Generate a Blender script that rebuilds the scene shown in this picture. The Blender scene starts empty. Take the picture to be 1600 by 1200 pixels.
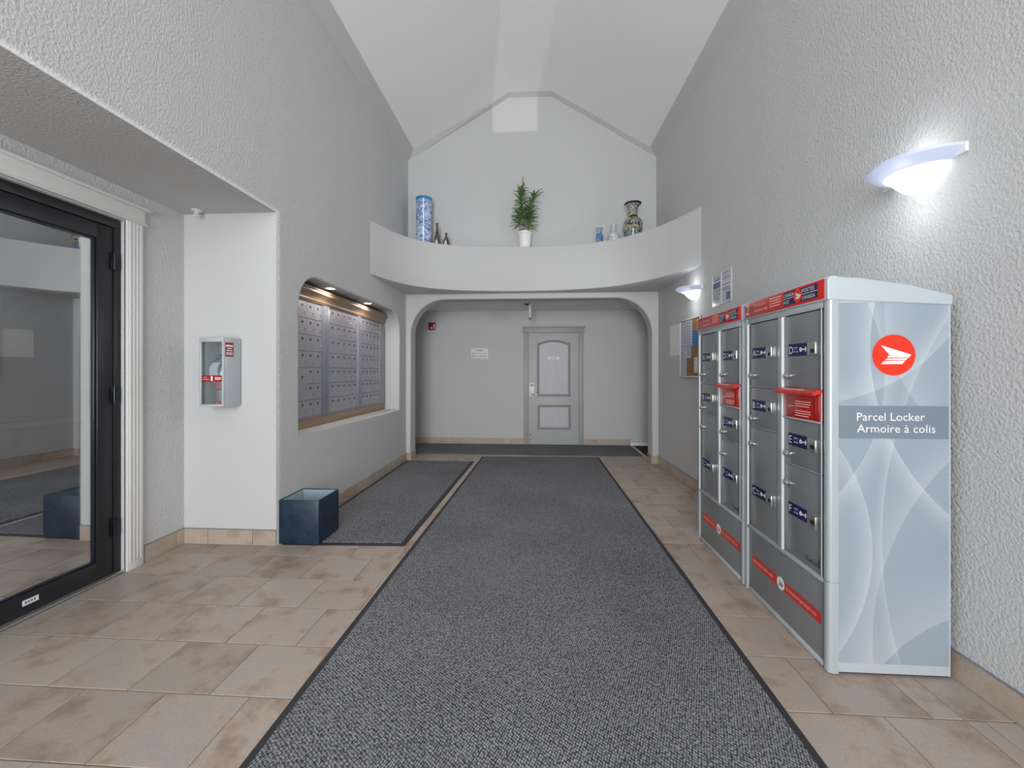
import bpy, bmesh, math, random
from mathutils import Vector, Matrix
random.seed(7)
SC = bpy.context.scene
COL = SC.collection
PI = math.pi

# ------------------------------------------------------------------ camera
cam_d = bpy.data.cameras.new('camera')
cam = bpy.data.objects.new('camera', cam_d); COL.objects.link(cam)
cam.location = (0, 0, 1.345)
cam.rotation_euler = (PI / 2, 0, math.atan(42 / 660))
cam_d.sensor_fit = 'HORIZONTAL'; cam_d.sensor_width = 36.0
cam_d.lens = 660 / 1600 * 36
cam_d.shift_y = -20 / 1600
cam_d.clip_start = 0.02
SC.camera = cam

# ------------------------------------------------------------------ world and light
w = bpy.data.worlds.new('world'); SC.world = w; w.use_nodes = True
w.node_tree.nodes['Background'].inputs[0].default_value = (0.80, 0.88, 1.0, 1)
w.node_tree.nodes['Background'].inputs[1].default_value = 1.0

def area_light(name, loc, rot, sx, sy, watts, col=(1, 1, 1)):
    d = bpy.data.lights.new(name, 'AREA'); d.shape = 'RECTANGLE'; d.size = sx; d.size_y = sy
    d.energy = watts; d.color = col
    o = bpy.data.objects.new(name, d); COL.objects.link(o); o.location = loc; o.rotation_euler = rot
    return o
area_light('entrance_daylight_offscreen', (-0.55, -5.0, 2.0), (math.radians(106), 0, 0), 2.6, 3.7, 520, (0.965, 0.985, 1.0))
sp = bpy.data.lights.new('sun_glint_offscreen', 'SPOT'); sp.energy = 4800; sp.spot_size = math.radians(4.6); sp.spot_blend = 0.15; sp.shadow_soft_size = 0.04
spo = bpy.data.objects.new('sun_glint_offscreen', sp); COL.objects.link(spo)      # low sun glancing up off the car park, through the high entrance window
spo.location = (1.40 + 0.16 * 15, -4.6 - 15, 3.2 - 0.2 * 15); spo.rotation_euler = Vector((-0.16, 1, 0.2)).to_track_quat('-Z', 'Y').to_euler()

SC.view_settings.view_transform = 'Standard'
SC.view_settings.look = 'None'
SC.view_settings.exposure = 0.16
SC.view_settings.gamma = 1.0
SC.view_settings.use_curve_mapping = False
SC.cycles.max_bounces = 14; SC.cycles.diffuse_bounces = 8; SC.cycles.transparent_max_bounces = 12
SC.cycles.caustics_reflective = False; SC.cycles.caustics_refractive = False
SC.cycles.sample_clamp_indirect = 6.0

# ------------------------------------------------------------------ materials
def lin(c):
    c = c / 255.0
    return c / 12.92 if c <= 0.04045 else ((c + 0.055) / 1.055) ** 2.4
def rgb(r, g, b): return (lin(r), lin(g), lin(b), 1)

MATS = {}
def new_mat(name):
    m = bpy.data.materials.new(name); m.use_nodes = True
    MATS[name] = m
    return m, m.node_tree.nodes, m.node_tree.links, m.node_tree.nodes['Principled BSDF']

def mat(name, col, rough=0.5, metal=0.0, var=0.04, scale=12.0, bump=0.0, bscale=80.0, bdist=0.002,
        emit=None, estr=0.0, spec=0.5, coat=0.0):
    """plain procedural material: a noise-varied colour and optional noise relief"""
    m, N, L, P = new_mat(name)
    tc = N.new('ShaderNodeTexCoord')
    nz = N.new('ShaderNodeTexNoise'); nz.inputs['Scale'].default_value = scale; nz.inputs['Detail'].default_value = 4
    L.new(tc.outputs['Object'], nz.inputs['Vector'])
    mx = N.new('ShaderNodeMix'); mx.data_type = 'RGBA'
    a = tuple(max(0, c * (1 - var)) for c in col[:3]) + (1,); b = tuple(min(1, c * (1 + var)) for c in col[:3]) + (1,)
    mx.inputs[6].default_value = a; mx.inputs[7].default_value = b
    L.new(nz.outputs['Fac'], mx.inputs[0]); L.new(mx.outputs[2], P.inputs['Base Color'])
    P.inputs['Roughness'].default_value = rough; P.inputs['Metallic'].default_value = metal
    P.inputs['Specular IOR Level'].default_value = spec
    if coat: P.inputs['Coat Weight'].default_value = coat; P.inputs['Coat Roughness'].default_value = 0.08
    if bump:
        n2 = N.new('ShaderNodeTexNoise'); n2.inputs['Scale'].default_value = bscale; n2.inputs['Detail'].default_value = 3
        L.new(tc.outputs['Object'], n2.inputs['Vector'])
        bp = N.new('ShaderNodeBump'); bp.inputs['Strength'].default_value = bump; bp.inputs['Distance'].default_value = bdist
        L.new(n2.outputs['Fac'], bp.inputs['Height']); L.new(bp.outputs['Normal'], P.inputs['Normal'])
    if emit:
        P.inputs['Emission Color'].default_value = emit; P.inputs['Emission Strength'].default_value = estr
    return m

WALL = mat('wall_paint', rgb(196, 196, 196), 0.75, var=0.012, scale=3, bump=0.75, bscale=70, bdist=0.008, spec=0.25)
SMOOTH = mat('smooth_wall_paint', rgb(196, 196, 196), 0.7, var=0.01, scale=3, bump=0.12, bscale=90, bdist=0.003, spec=0.25)
CEIL = mat('ceiling_paint', rgb(240, 240, 240), 0.85, var=0.008, scale=2, spec=0.2)
CASING = mat('white_casing_paint', rgb(218, 218, 216), 0.45, var=0.01)
BLACKAL = mat('black_aluminium', rgb(46, 46, 50), 0.38, 0.4, var=0.06, scale=6)
GASKET = mat('glazing_gasket', rgb(22, 30, 44), 0.3, 0.0)
HINGE = mat('hinge_black', rgb(30, 34, 44), 0.28, 0.6)
GROUT = mat('grout', rgb(132, 118, 106), 0.9, var=0.08, scale=30)
CARPET = mat('dark_carpet', rgb(40, 38, 40), 0.95, var=0.7, scale=22, bump=0.4, bscale=300)
STRIP = mat('beige_transition_strip', rgb(196, 182, 166), 0.5)
WHITE = mat('white_paint', rgb(226, 226, 224), 0.5, var=0.01)
WHITEPL = mat('white_plastic', rgb(228, 228, 228), 0.35, var=0.01)
DOORG = mat('door_grey', rgb(184, 185, 184), 0.45, var=0.02)
MOULD = mat('door_moulding_grey', rgb(150, 149, 150), 0.45, var=0.02)  # on the door panels this darker tone stands in for shading of the mouldings
FRAMEG = mat('door_frame_grey', rgb(164, 163, 160), 0.45, var=0.02)
CHROME = mat('satin_chrome', rgb(205, 205, 205), 0.25, 0.9, var=0.02)
STEEL = mat('brushed_steel', rgb(190, 190, 188), 0.35, 0.8, var=0.05)
CAPSTRIP = mat('metal_cap_strip', rgb(150, 152, 156), 0.35, 0.5)
MBALU = mat('mailbox_aluminium', rgb(166, 165, 174), 0.42, 0.35, var=0.05, scale=20)
MBFRAME = mat('mailbox_frame_aluminium', rgb(150, 153, 166), 0.38, 0.4, var=0.05)
MBDARK = mat('mailbox_number_plate', rgb(70, 66, 72), 0.5)
LKFRAME = mat('locker_frame_grey', rgb(176, 184, 188), 0.32, 0.15, var=0.02)
LKDOOR = mat('locker_door_grey', rgb(130, 133, 136), 0.27, 0.2, var=0.03, scale=5)
LKDARK = mat('locker_gap', rgb(52, 54, 58), 0.7)
LKBAND = mat('locker_band_slate', rgb(118, 130, 142), 0.4, var=0.01)
RED = mat('signal_red', rgb(204, 36, 28), 0.28, var=0.03, coat=0.3)
SLOTRED = mat('slot_red', rgb(190, 12, 14), 0.22, var=0.03, coat=0.4)
LOGORED = mat('logo_red', rgb(226, 52, 28), 0.35, var=0.01)
NAVY = mat('navy_print', rgb(18, 19, 82), 0.35, var=0.05)
INK = mat('black_ink', rgb(30, 30, 32), 0.6)
GREYINK = mat('grey_ink', rgb(130, 130, 140), 0.6)
BLUEINK = mat('blue_grey_ink', rgb(96, 98, 132), 0.6)
PALE = mat('white_lettering', rgb(235, 235, 235), 0.4, var=0.01)
PALERED = mat('pale_lettering', rgb(246, 206, 194), 0.4, var=0.01)
PAPER = mat('paper', rgb(226, 226, 222), 0.7, var=0.02)
SLEEVE = mat('paper_in_sleeve', rgb(188, 188, 200), 0.25, var=0.05, scale=9, coat=0.5)
BLUEPAPER = mat('bluish_paper', rgb(186, 190, 206), 0.5, var=0.03)
CORK = mat('brown_cork', rgb(150, 112, 74), 0.9, var=0.18, scale=120, bump=0.3)
REDPL = mat('red_plastic', rgb(150, 20, 22), 0.35)
CABG = mat('cabinet_enamel', rgb(178, 186, 190), 0.35, 0.1, var=0.02)
CABIN = mat('cabinet_inside', rgb(120, 130, 118), 0.6)
EXRED = mat('extinguisher_red', rgb(196, 44, 34), 0.25, coat=0.5)
TAG = mat('tag_card', rgb(205, 208, 216), 0.6)
RUBBER = mat('mat_rubber_edge', rgb(50, 50, 52), 0.75, var=0.1)
BOXEXT = None
BOXIN = mat('box_inside', rgb(150, 168, 178), 0.5, var=0.08)
POT = mat('white_ceramic', rgb(232, 232, 230), 0.35, var=0.01)
LEAF = mat('leaf_green', rgb(78, 118, 58), 0.45, var=0.45, scale=9)
CANE = mat('plant_cane', rgb(150, 124, 96), 0.8, var=0.2)
SOIL = mat('soil', rgb(52, 42, 34), 0.95, var=0.3)
BROWNB = None
BIN = mat('bin_plastic', rgb(34, 48, 66), 0.4, var=0.1)

def bulb_mat(name, col, strength):
    m, N, L, P = new_mat(name)
    P.inputs['Base Color'].default_value = (0.9, 0.92, 0.96, 1)
    P.inputs['Emission Color'].default_value = col
    lw = N.new('ShaderNodeTexNoise'); lw.inputs['Scale'].default_value = 4
    P.inputs['Emission Strength'].default_value = strength
    P.inputs['Roughness'].default_value = 0.35
    mp = N.new('ShaderNodeMapRange'); mp.inputs[3].default_value = strength * 0.96; mp.inputs[4].default_value = strength * 1.04
    L.new(lw.outputs['Fac'], mp.inputs[0]); L.new(mp.outputs[0], P.inputs['Emission Strength'])
    return m
GLOW = bulb_mat('frosted_glowing_glass', (0.93, 0.97, 1, 1), 1.9)
RIMGLASS = bulb_mat('frosted_glass_rim', (0.78, 0.85, 1.0, 1), 0.09)
RIMGLASS.node_tree.nodes['Principled BSDF'].inputs['Base Color'].default_value = rgb(192, 201, 226)
LENS = bulb_mat('downlight_lens', (1.0, 0.98, 0.95, 1), 14.0)

def wood_mat(name, c1, c2, rough=0.4, axis=1, scale=9):
    m, N, L, P = new_mat(name)
    tc = N.new('ShaderNodeTexCoord'); mp = N.new('ShaderNodeMapping')
    sc = [scale * 3] * 3; sc[axis] = scale * 0.25; mp.inputs['Scale'].default_value = sc
    nz = N.new('ShaderNodeTexNoise'); nz.inputs['Scale'].default_value = 1.0; nz.inputs['Detail'].default_value = 6; nz.inputs['Distortion'].default_value = 0.8
    mx = N.new('ShaderNodeMix'); mx.data_type = 'RGBA'; mx.inputs[6].default_value = c1; mx.inputs[7].default_value = c2
    L.new(tc.outputs['Object'], mp.inputs[0]); L.new(mp.outputs[0], nz.inputs['Vector'])
    L.new(nz.outputs['Fac'], mx.inputs[0]); L.new(mx.outputs[2], P.inputs['Base Color'])
    P.inputs['Roughness'].default_value = rough
    return m
WOOD = wood_mat('brown_wood', rgb(118, 96, 78), rgb(168, 140, 116))
OAKGRAIN = wood_mat('grey_washed_oak', rgb(172, 170, 176), rgb(200, 199, 206), 0.45, axis=2, scale=10)

def tile_mat(name, cols, rough):
    m, N, L, P = new_mat(name)
    ge = N.new('ShaderNodeNewGeometry'); oi = N.new('ShaderNodeObjectInfo')
    sc = N.new('ShaderNodeVectorMath'); sc.operation = 'SCALE'; sc.inputs[3].default_value = 37.0
    cb = N.new('ShaderNodeCombineXYZ')
    L.new(oi.outputs['Random'], cb.inputs[0]); L.new(oi.outputs['Random'], cb.inputs[1]); L.new(oi.outputs['Random'], cb.inputs[2])
    L.new(cb.outputs[0], sc.inputs[0])
    ad = N.new('ShaderNodeVectorMath'); ad.operation = 'ADD'
    L.new(ge.outputs['Position'], ad.inputs[0]); L.new(sc.outputs[0], ad.inputs[1])
    n1 = N.new('ShaderNodeTexNoise'); n1.inputs['Scale'].default_value = 5.0; n1.inputs['Detail'].default_value = 6; n1.inputs['Roughness'].default_value = 0.62
    L.new(ad.outputs[0], n1.inputs['Vector'])
    rp = N.new('ShaderNodeValToRGB'); e = rp.color_ramp.elements
    e[0].position = 0.32; e[0].color = cols[0]; e[1].position = 0.66; e[1].color = cols[2]
    x = e.new(0.5); x.color = cols[1]
    L.new(n1.outputs['Fac'], rp.inputs[0])
    n2 = N.new('ShaderNodeTexNoise'); n2.inputs['Scale'].default_value = 90; n2.inputs['Detail'].default_value = 3
    L.new(ad.outputs[0], n2.inputs['Vector'])
    mr = N.new('ShaderNodeMapRange'); mr.inputs[1].default_value = 0.3; mr.inputs[2].default_value = 0.7; mr.inputs[3].default_value = 0.93; mr.inputs[4].default_value = 1.06
    L.new(n2.outputs['Fac'], mr.inputs[0])
    r2 = N.new('ShaderNodeMapRange'); r2.inputs[3].default_value = 0.9; r2.inputs[4].default_value = 1.07
    L.new(oi.outputs['Random'], r2.inputs[0])
    mm = N.new('ShaderNodeMath'); mm.operation = 'MULTIPLY'; L.new(mr.outputs[0], mm.inputs[0]); L.new(r2.outputs[0], mm.inputs[1])
    mx = N.new('ShaderNodeVectorMath'); mx.operation = 'SCALE'
    L.new(rp.outputs[0], mx.inputs[0]); L.new(mm.outputs[0], mx.inputs[3]); L.new(mx.outputs[0], P.inputs['Base Color'])
    P.inputs['Roughness'].default_value = rough
    bp = N.new('ShaderNodeBump'); bp.inputs['Strength'].default_value = 0.12; bp.inputs['Distance'].default_value = 0.002
    L.new(n1.outputs['Fac'], bp.inputs['Height']); L.new(bp.outputs['Normal'], P.inputs['Normal'])
    return m
TILE = tile_mat('mottled_beige_tile', (rgb(147, 127, 112), rgb(174, 158, 145), rgb(165, 159, 153)), 0.42)
BTILE = tile_mat('baseboard_tile', (rgb(164, 148, 134), rgb(184, 167, 151), rgb(176, 165, 154)), 0.45)

def pile_mat():
    m, N, L, P = new_mat('grey_loop_pile')
    ge = N.new('ShaderNodeNewGeometry')
    mp = N.new('ShaderNodeMapping'); mp.inputs['Rotation'].default_value = (0, 0, 0.5); mp.inputs['Scale'].default_value = (1, 0.7, 1)
    L.new(ge.outputs['Position'], mp.inputs[0])
    vo = N.new('ShaderNodeTexVoronoi'); vo.inputs['Scale'].default_value = 112; vo.inputs['Randomness'].default_value = 0.38
    L.new(mp.outputs[0], vo.inputs['Vector'])
    n1 = N.new('ShaderNodeTexNoise'); n1.inputs['Scale'].default_value = 130; n1.inputs['Detail'].default_value = 2
    L.new(ge.outputs['Position'], n1.inputs['Vector'])
    n2 = N.new('ShaderNodeTexNoise'); n2.inputs['Scale'].default_value = 1.3; n2.inputs['Detail'].default_value = 3
    L.new(ge.outputs['Position'], n2.inputs['Vector'])
    rp = N.new('ShaderNodeValToRGB'); e = rp.color_ramp.elements
    e[0].position = 0.1; e[0].color = rgb(178, 179, 183); e[1].position = 0.62; e[1].color = rgb(62, 63, 67)
    L.new(vo.outputs['Distance'], rp.inputs[0])
    m1 = N.new('ShaderNodeMapRange'); m1.inputs[1].default_value = 0.3; m1.inputs[2].default_value = 0.7; m1.inputs[3].default_value = 0.72; m1.inputs[4].default_value = 1.22
    L.new(n1.outputs['Fac'], m1.inputs[0])
    m2 = N.new('ShaderNodeMapRange'); m2.inputs[1].default_value = 0.3; m2.inputs[2].default_value = 0.7; m2.inputs[3].default_value = 0.80; m2.inputs[4].default_value = 1.0
    L.new(n2.outputs['Fac'], m2.inputs[0])
    mm = N.new('ShaderNodeMath'); mm.operation = 'MULTIPLY'; L.new(m1.outputs[0], mm.inputs[0]); L.new(m2.outputs[0], mm.inputs[1])
    mx = N.new('ShaderNodeVectorMath'); mx.operation = 'SCALE'; L.new(rp.outputs[0], mx.inputs[0]); L.new(mm.outputs[0], mx.inputs[3])
    L.new(mx.outputs[0], P.inputs['Base Color']); P.inputs['Roughness'].default_value = 0.95; P.inputs['Specular IOR Level'].default_value = 0.1
    bp = N.new('ShaderNodeBump'); bp.inputs['Strength'].default_value = 0.6; bp.inputs['Distance'].default_value = 0.004; bp.invert = True
    L.new(vo.outputs['Distance'], bp.inputs['Height']); L.new(bp.outputs['Normal'], P.inputs['Normal'])
    return m
PILE = pile_mat()

def glass_mat(name, refl, tint):
    m = bpy.data.materials.new(name); m.use_nodes = True; N = m.node_tree.nodes; L = m.node_tree.links
    N.remove(N['Principled BSDF']); out = N['Material Output']
    g = N.new('ShaderNodeBsdfGlossy'); g.inputs['Roughness'].default_value = 0.015; g.inputs['Color'].default_value = (0.95, 0.96, 0.97, 1)
    t = N.new('ShaderNodeBsdfTransparent'); t.inputs['Color'].default_value = tint
    nz = N.new('ShaderNodeTexNoise'); nz.inputs['Scale'].default_value = 3
    mr = N.new('ShaderNodeMapRange'); mr.inputs[3].default_value = refl * 0.97; mr.inputs[4].default_value = refl * 1.03
    mx = N.new('ShaderNodeMixShader'); L.new(nz.outputs['Fac'], mr.inputs[0]); L.new(mr.outputs[0], mx.inputs[0])
    L.new(t.outputs[0], mx.inputs[1]); L.new(g.outputs[0], mx.inputs[2]); L.new(mx.outputs[0], out.inputs[0])
    return m
DOORGLASS = glass_mat('reflective_door_glass', 0.60, (0.80, 0.84, 0.86, 1))
CABGLASS = glass_mat('cabinet_glass', 0.10, (0.86, 0.9, 0.9, 1))
LINER = glass_mat('clear_bin_liner', 0.42, (0.7, 0.7, 0.7, 1))

def scuffed_navy():
    m, N, L, P = new_mat('scuffed_black_board')
    tc = N.new('ShaderNodeTexCoord')
    n = N.new('ShaderNodeTexNoise'); n.inputs['Scale'].default_value = 14; n.inputs['Detail'].default_value = 9; n.inputs['Roughness'].default_value = 0.72
    L.new(tc.outputs['Object'], n.inputs['Vector'])
    rp = N.new('ShaderNodeValToRGB'); e = rp.color_ramp.elements
    e[0].position = 0.40; e[0].color = rgb(17, 33, 50); e[1].position = 0.82; e[1].color = rgb(92, 112, 128)
    x = e.new(0.62); x.color = rgb(30, 52, 74)
    L.new(n.outputs['Fac'], rp.inputs[0]); L.new(rp.outputs[0], P.inputs['Base Color']); P.inputs['Roughness'].default_value = 0.45
    return m
BOXEXT = scuffed_navy()

def vase_mat(name, base, spots, scale, thr=0.5, z0=0, z1=1, band=None, rough=0.18):
    """painted ceramic: voronoi/noise brush patterns of several colours over a base, band = colours of foot / lip"""
    m, N, L, P = new_mat(name)
    tc = N.new('ShaderNodeTexCoord'); cur = None
    rgbn = N.new('ShaderNodeRGB'); rgbn.outputs[0].default_value = base; cur = rgbn.outputs[0]
    for i, (c, s, t) in enumerate(spots):
        n = N.new('ShaderNodeTexNoise'); n.inputs['Scale'].default_value = s; n.inputs['Detail'].default_value = 3; n.inputs['Distortion'].default_value = 1.6
        mp = N.new('ShaderNodeMapping'); mp.inputs['Location'].default_value = (i * 3.1, i * 1.7, i * 2.3)
        L.new(tc.outputs['Object'], mp.inputs[0]); L.new(mp.outputs[0], n.inputs['Vector'])
        r = N.new('ShaderNodeValToRGB'); r.color_ramp.elements[0].position = t; r.color_ramp.elements[1].position = t + 0.05
        L.new(n.outputs['Fac'], r.inputs[0])
        mx = N.new('ShaderNodeMix'); mx.data_type = 'RGBA'; mx.inputs[7].default_value = c
        L.new(r.outputs[0], mx.inputs[0]); L.new(cur, mx.inputs[6]); cur = mx.outputs[2]
    if band:
        sp = N.new('ShaderNodeSeparateXYZ'); L.new(tc.outputs['Object'], sp.inputs[0])
        for (za, zb, c) in band:
            a = N.new('ShaderNodeMath'); a.operation = 'GREATER_THAN'; a.inputs[1].default_value = za; L.new(sp.outputs[2], a.inputs[0])
            b = N.new('ShaderNodeMath'); b.operation = 'LESS_THAN'; b.inputs[1].default_value = zb; L.new(sp.outputs[2], b.inputs[0])
            ab = N.new('ShaderNodeMath'); ab.operation = 'MULTIPLY'; L.new(a.outputs[0], ab.inputs[0]); L.new(b.outputs[0], ab.inputs[1])
            mx = N.new('ShaderNodeMix'); mx.data_type = 'RGBA'; mx.inputs[7].default_value = c
            L.new(ab.outputs[0], mx.inputs[0]); L.new(cur, mx.inputs[6]); cur = mx.outputs[2]
    L.new(cur, P.inputs['Base Color']); P.inputs['Roughness'].default_value = rough
    return m

# ------------------------------------------------------------------ mesh helpers
def box(bm, x0, x1, y0, y1, z0, z1):
    v = [bm.verts.new(p) for p in ((x0, y0, z0), (x1, y0, z0), (x1, y1, z0), (x0, y1, z0), (x0, y0, z1), (x1, y0, z1), (x1, y1, z1), (x0, y1, z1))]
    fs = [bm.faces.new([v[i] for i in f]) for f in ((0, 3, 2, 1), (4, 5, 6, 7), (0, 1, 5, 4), (1, 2, 6, 5), (2, 3, 7, 6), (3, 0, 4, 7))]
    return v, fs
def bev(bm, w, seg=2, geom=None):
    bmesh.ops.bevel(bm, geom=geom or bm.edges[:], offset=w, segments=seg, profile=0.5, affect='EDGES', clamp_overlap=True)
def prism(bm, pts, mp, d0, d1):
    """closed polygon pts (u,v) mapped by mp(u,v,d) and extruded d0..d1"""
    a = [bm.verts.new(mp(u, v, d0)) for u, v in pts]; b = [bm.verts.new(mp(u, v, d1)) for u, v in pts]
    n = len(pts)
    bm.faces.new(a); bm.faces.new(b[::-1])
    for i in range(n): bm.faces.new((a[i], b[i], b[(i + 1) % n], a[(i + 1) % n]))
def lathe(bm, prof, segs=32, c=(0, 0, 0), sx=1, sy=1, a0=0.0, a1=2 * PI):
    full = abs(a1 - a0 - 2 * PI) < 1e-6
    n = segs if full else segs + 1
    rings = []
    for r, z in prof:
        rings.append([bm.verts.new((c[0] + sx * r * math.cos(a0 + (a1 - a0) * k / segs), c[1] + sy * r * math.sin(a0 + (a1 - a0) * k / segs), c[2] + z)) for k in range(n)])
    for i in range(len(rings) - 1):
        for k in range(segs):
            k2 = (k + 1) % n
            bm.faces.new((rings[i][k], rings[i][k2], rings[i + 1][k2], rings[i + 1][k]))
    return rings
def tube(bm, pts, r, segs=8, r1=None):
    pts = [Vector(p) for p in pts]; rings = []
    for i, p in enumerate(pts):
        d = (pts[min(i + 1, len(pts) - 1)] - pts[max(i - 1, 0)]).normalized()
        up = Vector((0, 0, 1)) if abs(d.z) < 0.9 else Vector((1, 0, 0))
        a = d.cross(up).normalized(); b = d.cross(a)
        rr = r if r1 is None else r + (r1 - r) * i / (len(pts) - 1)
        rings.append([bm.verts.new(p + rr * (a * math.cos(2 * PI * k / segs) + b * math.sin(2 * PI * k / segs))) for k in range(segs)])
    for i in range(len(rings) - 1):
        for k in range(segs):
            bm.faces.new((rings[i][k], rings[i][(k + 1) % segs], rings[i + 1][(k + 1) % segs], rings[i + 1][k]))
    bm.faces.new(rings[0][::-1]); bm.faces.new(rings[-1])
def finish(bm, name, m, smooth=False, angle=None):
    bmesh.ops.recalc_face_normals(bm, faces=bm.faces[:])
    me = bpy.data.meshes.new(name); bm.to_mesh(me); bm.free()
    if m: me.materials.append(m)
    if smooth:
        for p in me.polygons: p.use_smooth = True
        me.set_sharp_from_angle(angle=angle or math.radians(40))
    return me
def obj(name, bm, m, parent=None, loc=None, smooth=False, angle=None):
    me = bm if isinstance(bm, bpy.types.Mesh) else finish(bm, name, m, smooth, angle)
    o = bpy.data.objects.new(name, me); COL.objects.link(o)
    if parent is not None: o.parent = parent
    if loc is not None: o.location = loc
    return o
def bxo(name, b, m, parent=None, bevel=0.0, loc=None, seg=2):
    bm = bmesh.new(); box(bm, *b)
    if bevel: bev(bm, bevel, seg)
    return obj(name, bm, m, parent, loc, smooth=bevel > 0)
def tag(o, label, cat, group=None):
    o['label'] = label; o['category'] = cat
    if group: o['group'] = group
    return o
def thing(name, label, cat, loc=(0, 0, 0), rz=0.0, group=None):
    o = bpy.data.objects.new(name, None); COL.objects.link(o); o.empty_display_size = 0.1
    o.location = loc; o.rotation_euler = (0, 0, rz)
    return tag(o, label, cat, group)
def struct(o, label=None):
    o['kind'] = 'structure'
    if label: o['label'] = label
    return o
def sroot(name, loc=(0, 0, 0), label=None):
    o = bpy.data.objects.new(name, None); COL.objects.link(o); o.location = loc; o.empty_display_size = 0.1
    return struct(o, label)

TXT = {}
def text(name, s, m, parent, org, xd, yd, width=None, height=None, align='LEFT', ext=0.0006, loc=None, shear=0.0):
    """lettering as a thin raised mesh; org = baseline start, xd = reading direction, yd = up"""
    cu = bpy.data.curves.new('t', 'FONT'); cu.body = s; cu.size = 1.0; cu.extrude = 0.0; cu.resolution_u = 2
    cu.shear = shear
    ob = bpy.data.objects.new('t', cu)
    me = bpy.data.meshes.new_from_object(ob); bpy.data.objects.remove(ob); bpy.data.curves.remove(cu)
    xs = [v.co.x for v in me.vertices]; x0, x1 = min(xs), max(xs)
    cap = 0.70
    sy = (height / cap) if height else width / (x1 - x0)
    sx = (width / (x1 - x0)) if width else sy
    xd = Vector(xd); yd = Vector(yd); nd = xd.cross(yd); org = Vector(org)
    off = {'LEFT': -x0, 'CENTER': -(x0 + x1) / 2, 'RIGHT': -x1}[align]
    bm = bmesh.new(); bm.from_mesh(me); bpy.data.meshes.remove(me)
    for v in bm.verts:
        v.co = org + xd * ((v.co.x + off) * sx) + yd * (v.co.y * sy) + nd * ext
    return obj(name, bm, m, parent, loc)

def area2(p): return sum(p[i][0] * p[(i + 1) % len(p)][1] - p[(i + 1) % len(p)][0] * p[i][1] for i in range(len(p))) / 2
def offset(pts, d):
    """offset closed polyline to its left by d (inwards for a CCW loop)"""
    out = []; n = len(pts)
    for i in range(n):
        p0, p1, p2 = Vector(pts[i - 1]), Vector(pts[i]), Vector(pts[(i + 1) % n])
        a = (p1 - p0).normalized(); b = (p2 - p1).normalized()
        na = Vector((-a.y, a.x)); nb = Vector((-b.y, b.x))
        k = na + nb; k = k / max(0.2, k.dot(na)) if k.length > 1e-6 else na
        q = p1 + k * d; out.append((q.x, q.y))
    return out
def slab(bm, outer, holes, mp, thick, r=0.02, seg=4):
    """wall slab: front face (d=0) with bullnosed edges on outline and holes"""
    if area2(outer) < 0: outer = outer[::-1]
    loops = [outer] + [h[::-1] if area2(h) > 0 else h for h in holes]
    fr, bk = [], []
    for lp in loops:
        rings = []
        for i in range(seg + 1):
            t = PI / 2 * i / seg
            q = offset(lp, r * (1 - math.sin(t))) if r else lp
            rings.append([bm.verts.new(mp(u, v, r * (1 - math.cos(t)))) for u, v in q])
            if not r: break
        rings.append([bm.verts.new(mp(u, v, thick)) for u, v in lp])
        n = len(lp)
        for i in range(len(rings) - 1):
            for k in range(n):
                f = bm.faces.new((rings[i][k], rings[i][(k + 1) % n], rings[i + 1][(k + 1) % n], rings[i + 1][k]))
                f.smooth = i < len(rings) - 2
        fr.append(rings[0]); bk.append(rings[-1])
    for grp in (fr, bk):
        ed = []
        for rg in grp:
            for k in range(len(rg)): ed.append(bm.edges.get((rg[k], rg[(k + 1) % len(rg)])))
        bmesh.ops.triangle_fill(bm, edges=ed, use_beauty=True, use_dissolve=False)
def arc(cx, cy, r, a0, a1, n):
    return [(cx + r * math.cos(math.radians(a0 + (a1 - a0) * i / n)), cy + r * math.sin(math.radians(a0 + (a1 - a0) * i / n))) for i in range(n + 1)]
def catmull(P, n):
    out = []
    for i in range(len(P) - 1):
        p0 = Vector(P[max(i - 1, 0)]); p1 = Vector(P[i]); p2 = Vector(P[i + 1]); p3 = Vector(P[min(i + 2, len(P) - 1)])
        for k in range(n):
            t = k / n
            out.append(tuple(0.5 * ((2 * p1) + (p2 - p0) * t + (2 * p0 - 5 * p1 + 4 * p2 - p3) * t * t + (3 * p1 - p0 - 3 * p2 + p3) * t ** 3)))
    out.append(tuple(P[-1])); return out

# ------------------------------------------------------------------ the place: dimensions
XL = -2.0                 # left wall of the hall
XA = -2.77                # wall of the door alcove
YA = 3.135                # end wall of the alcove
YB = 6.26                 # arch wall
YG = 6.36                 # gable wall above the ledge
YW = 7.74                 # end wall of the corridor
YR = -4.6                 # entrance end, behind the camera
def wx(y): return 1.829 - (y - 1.756) * 0.0217      # right wall (very slightly splayed)
RANG = math.atan(0.0217)

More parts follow.
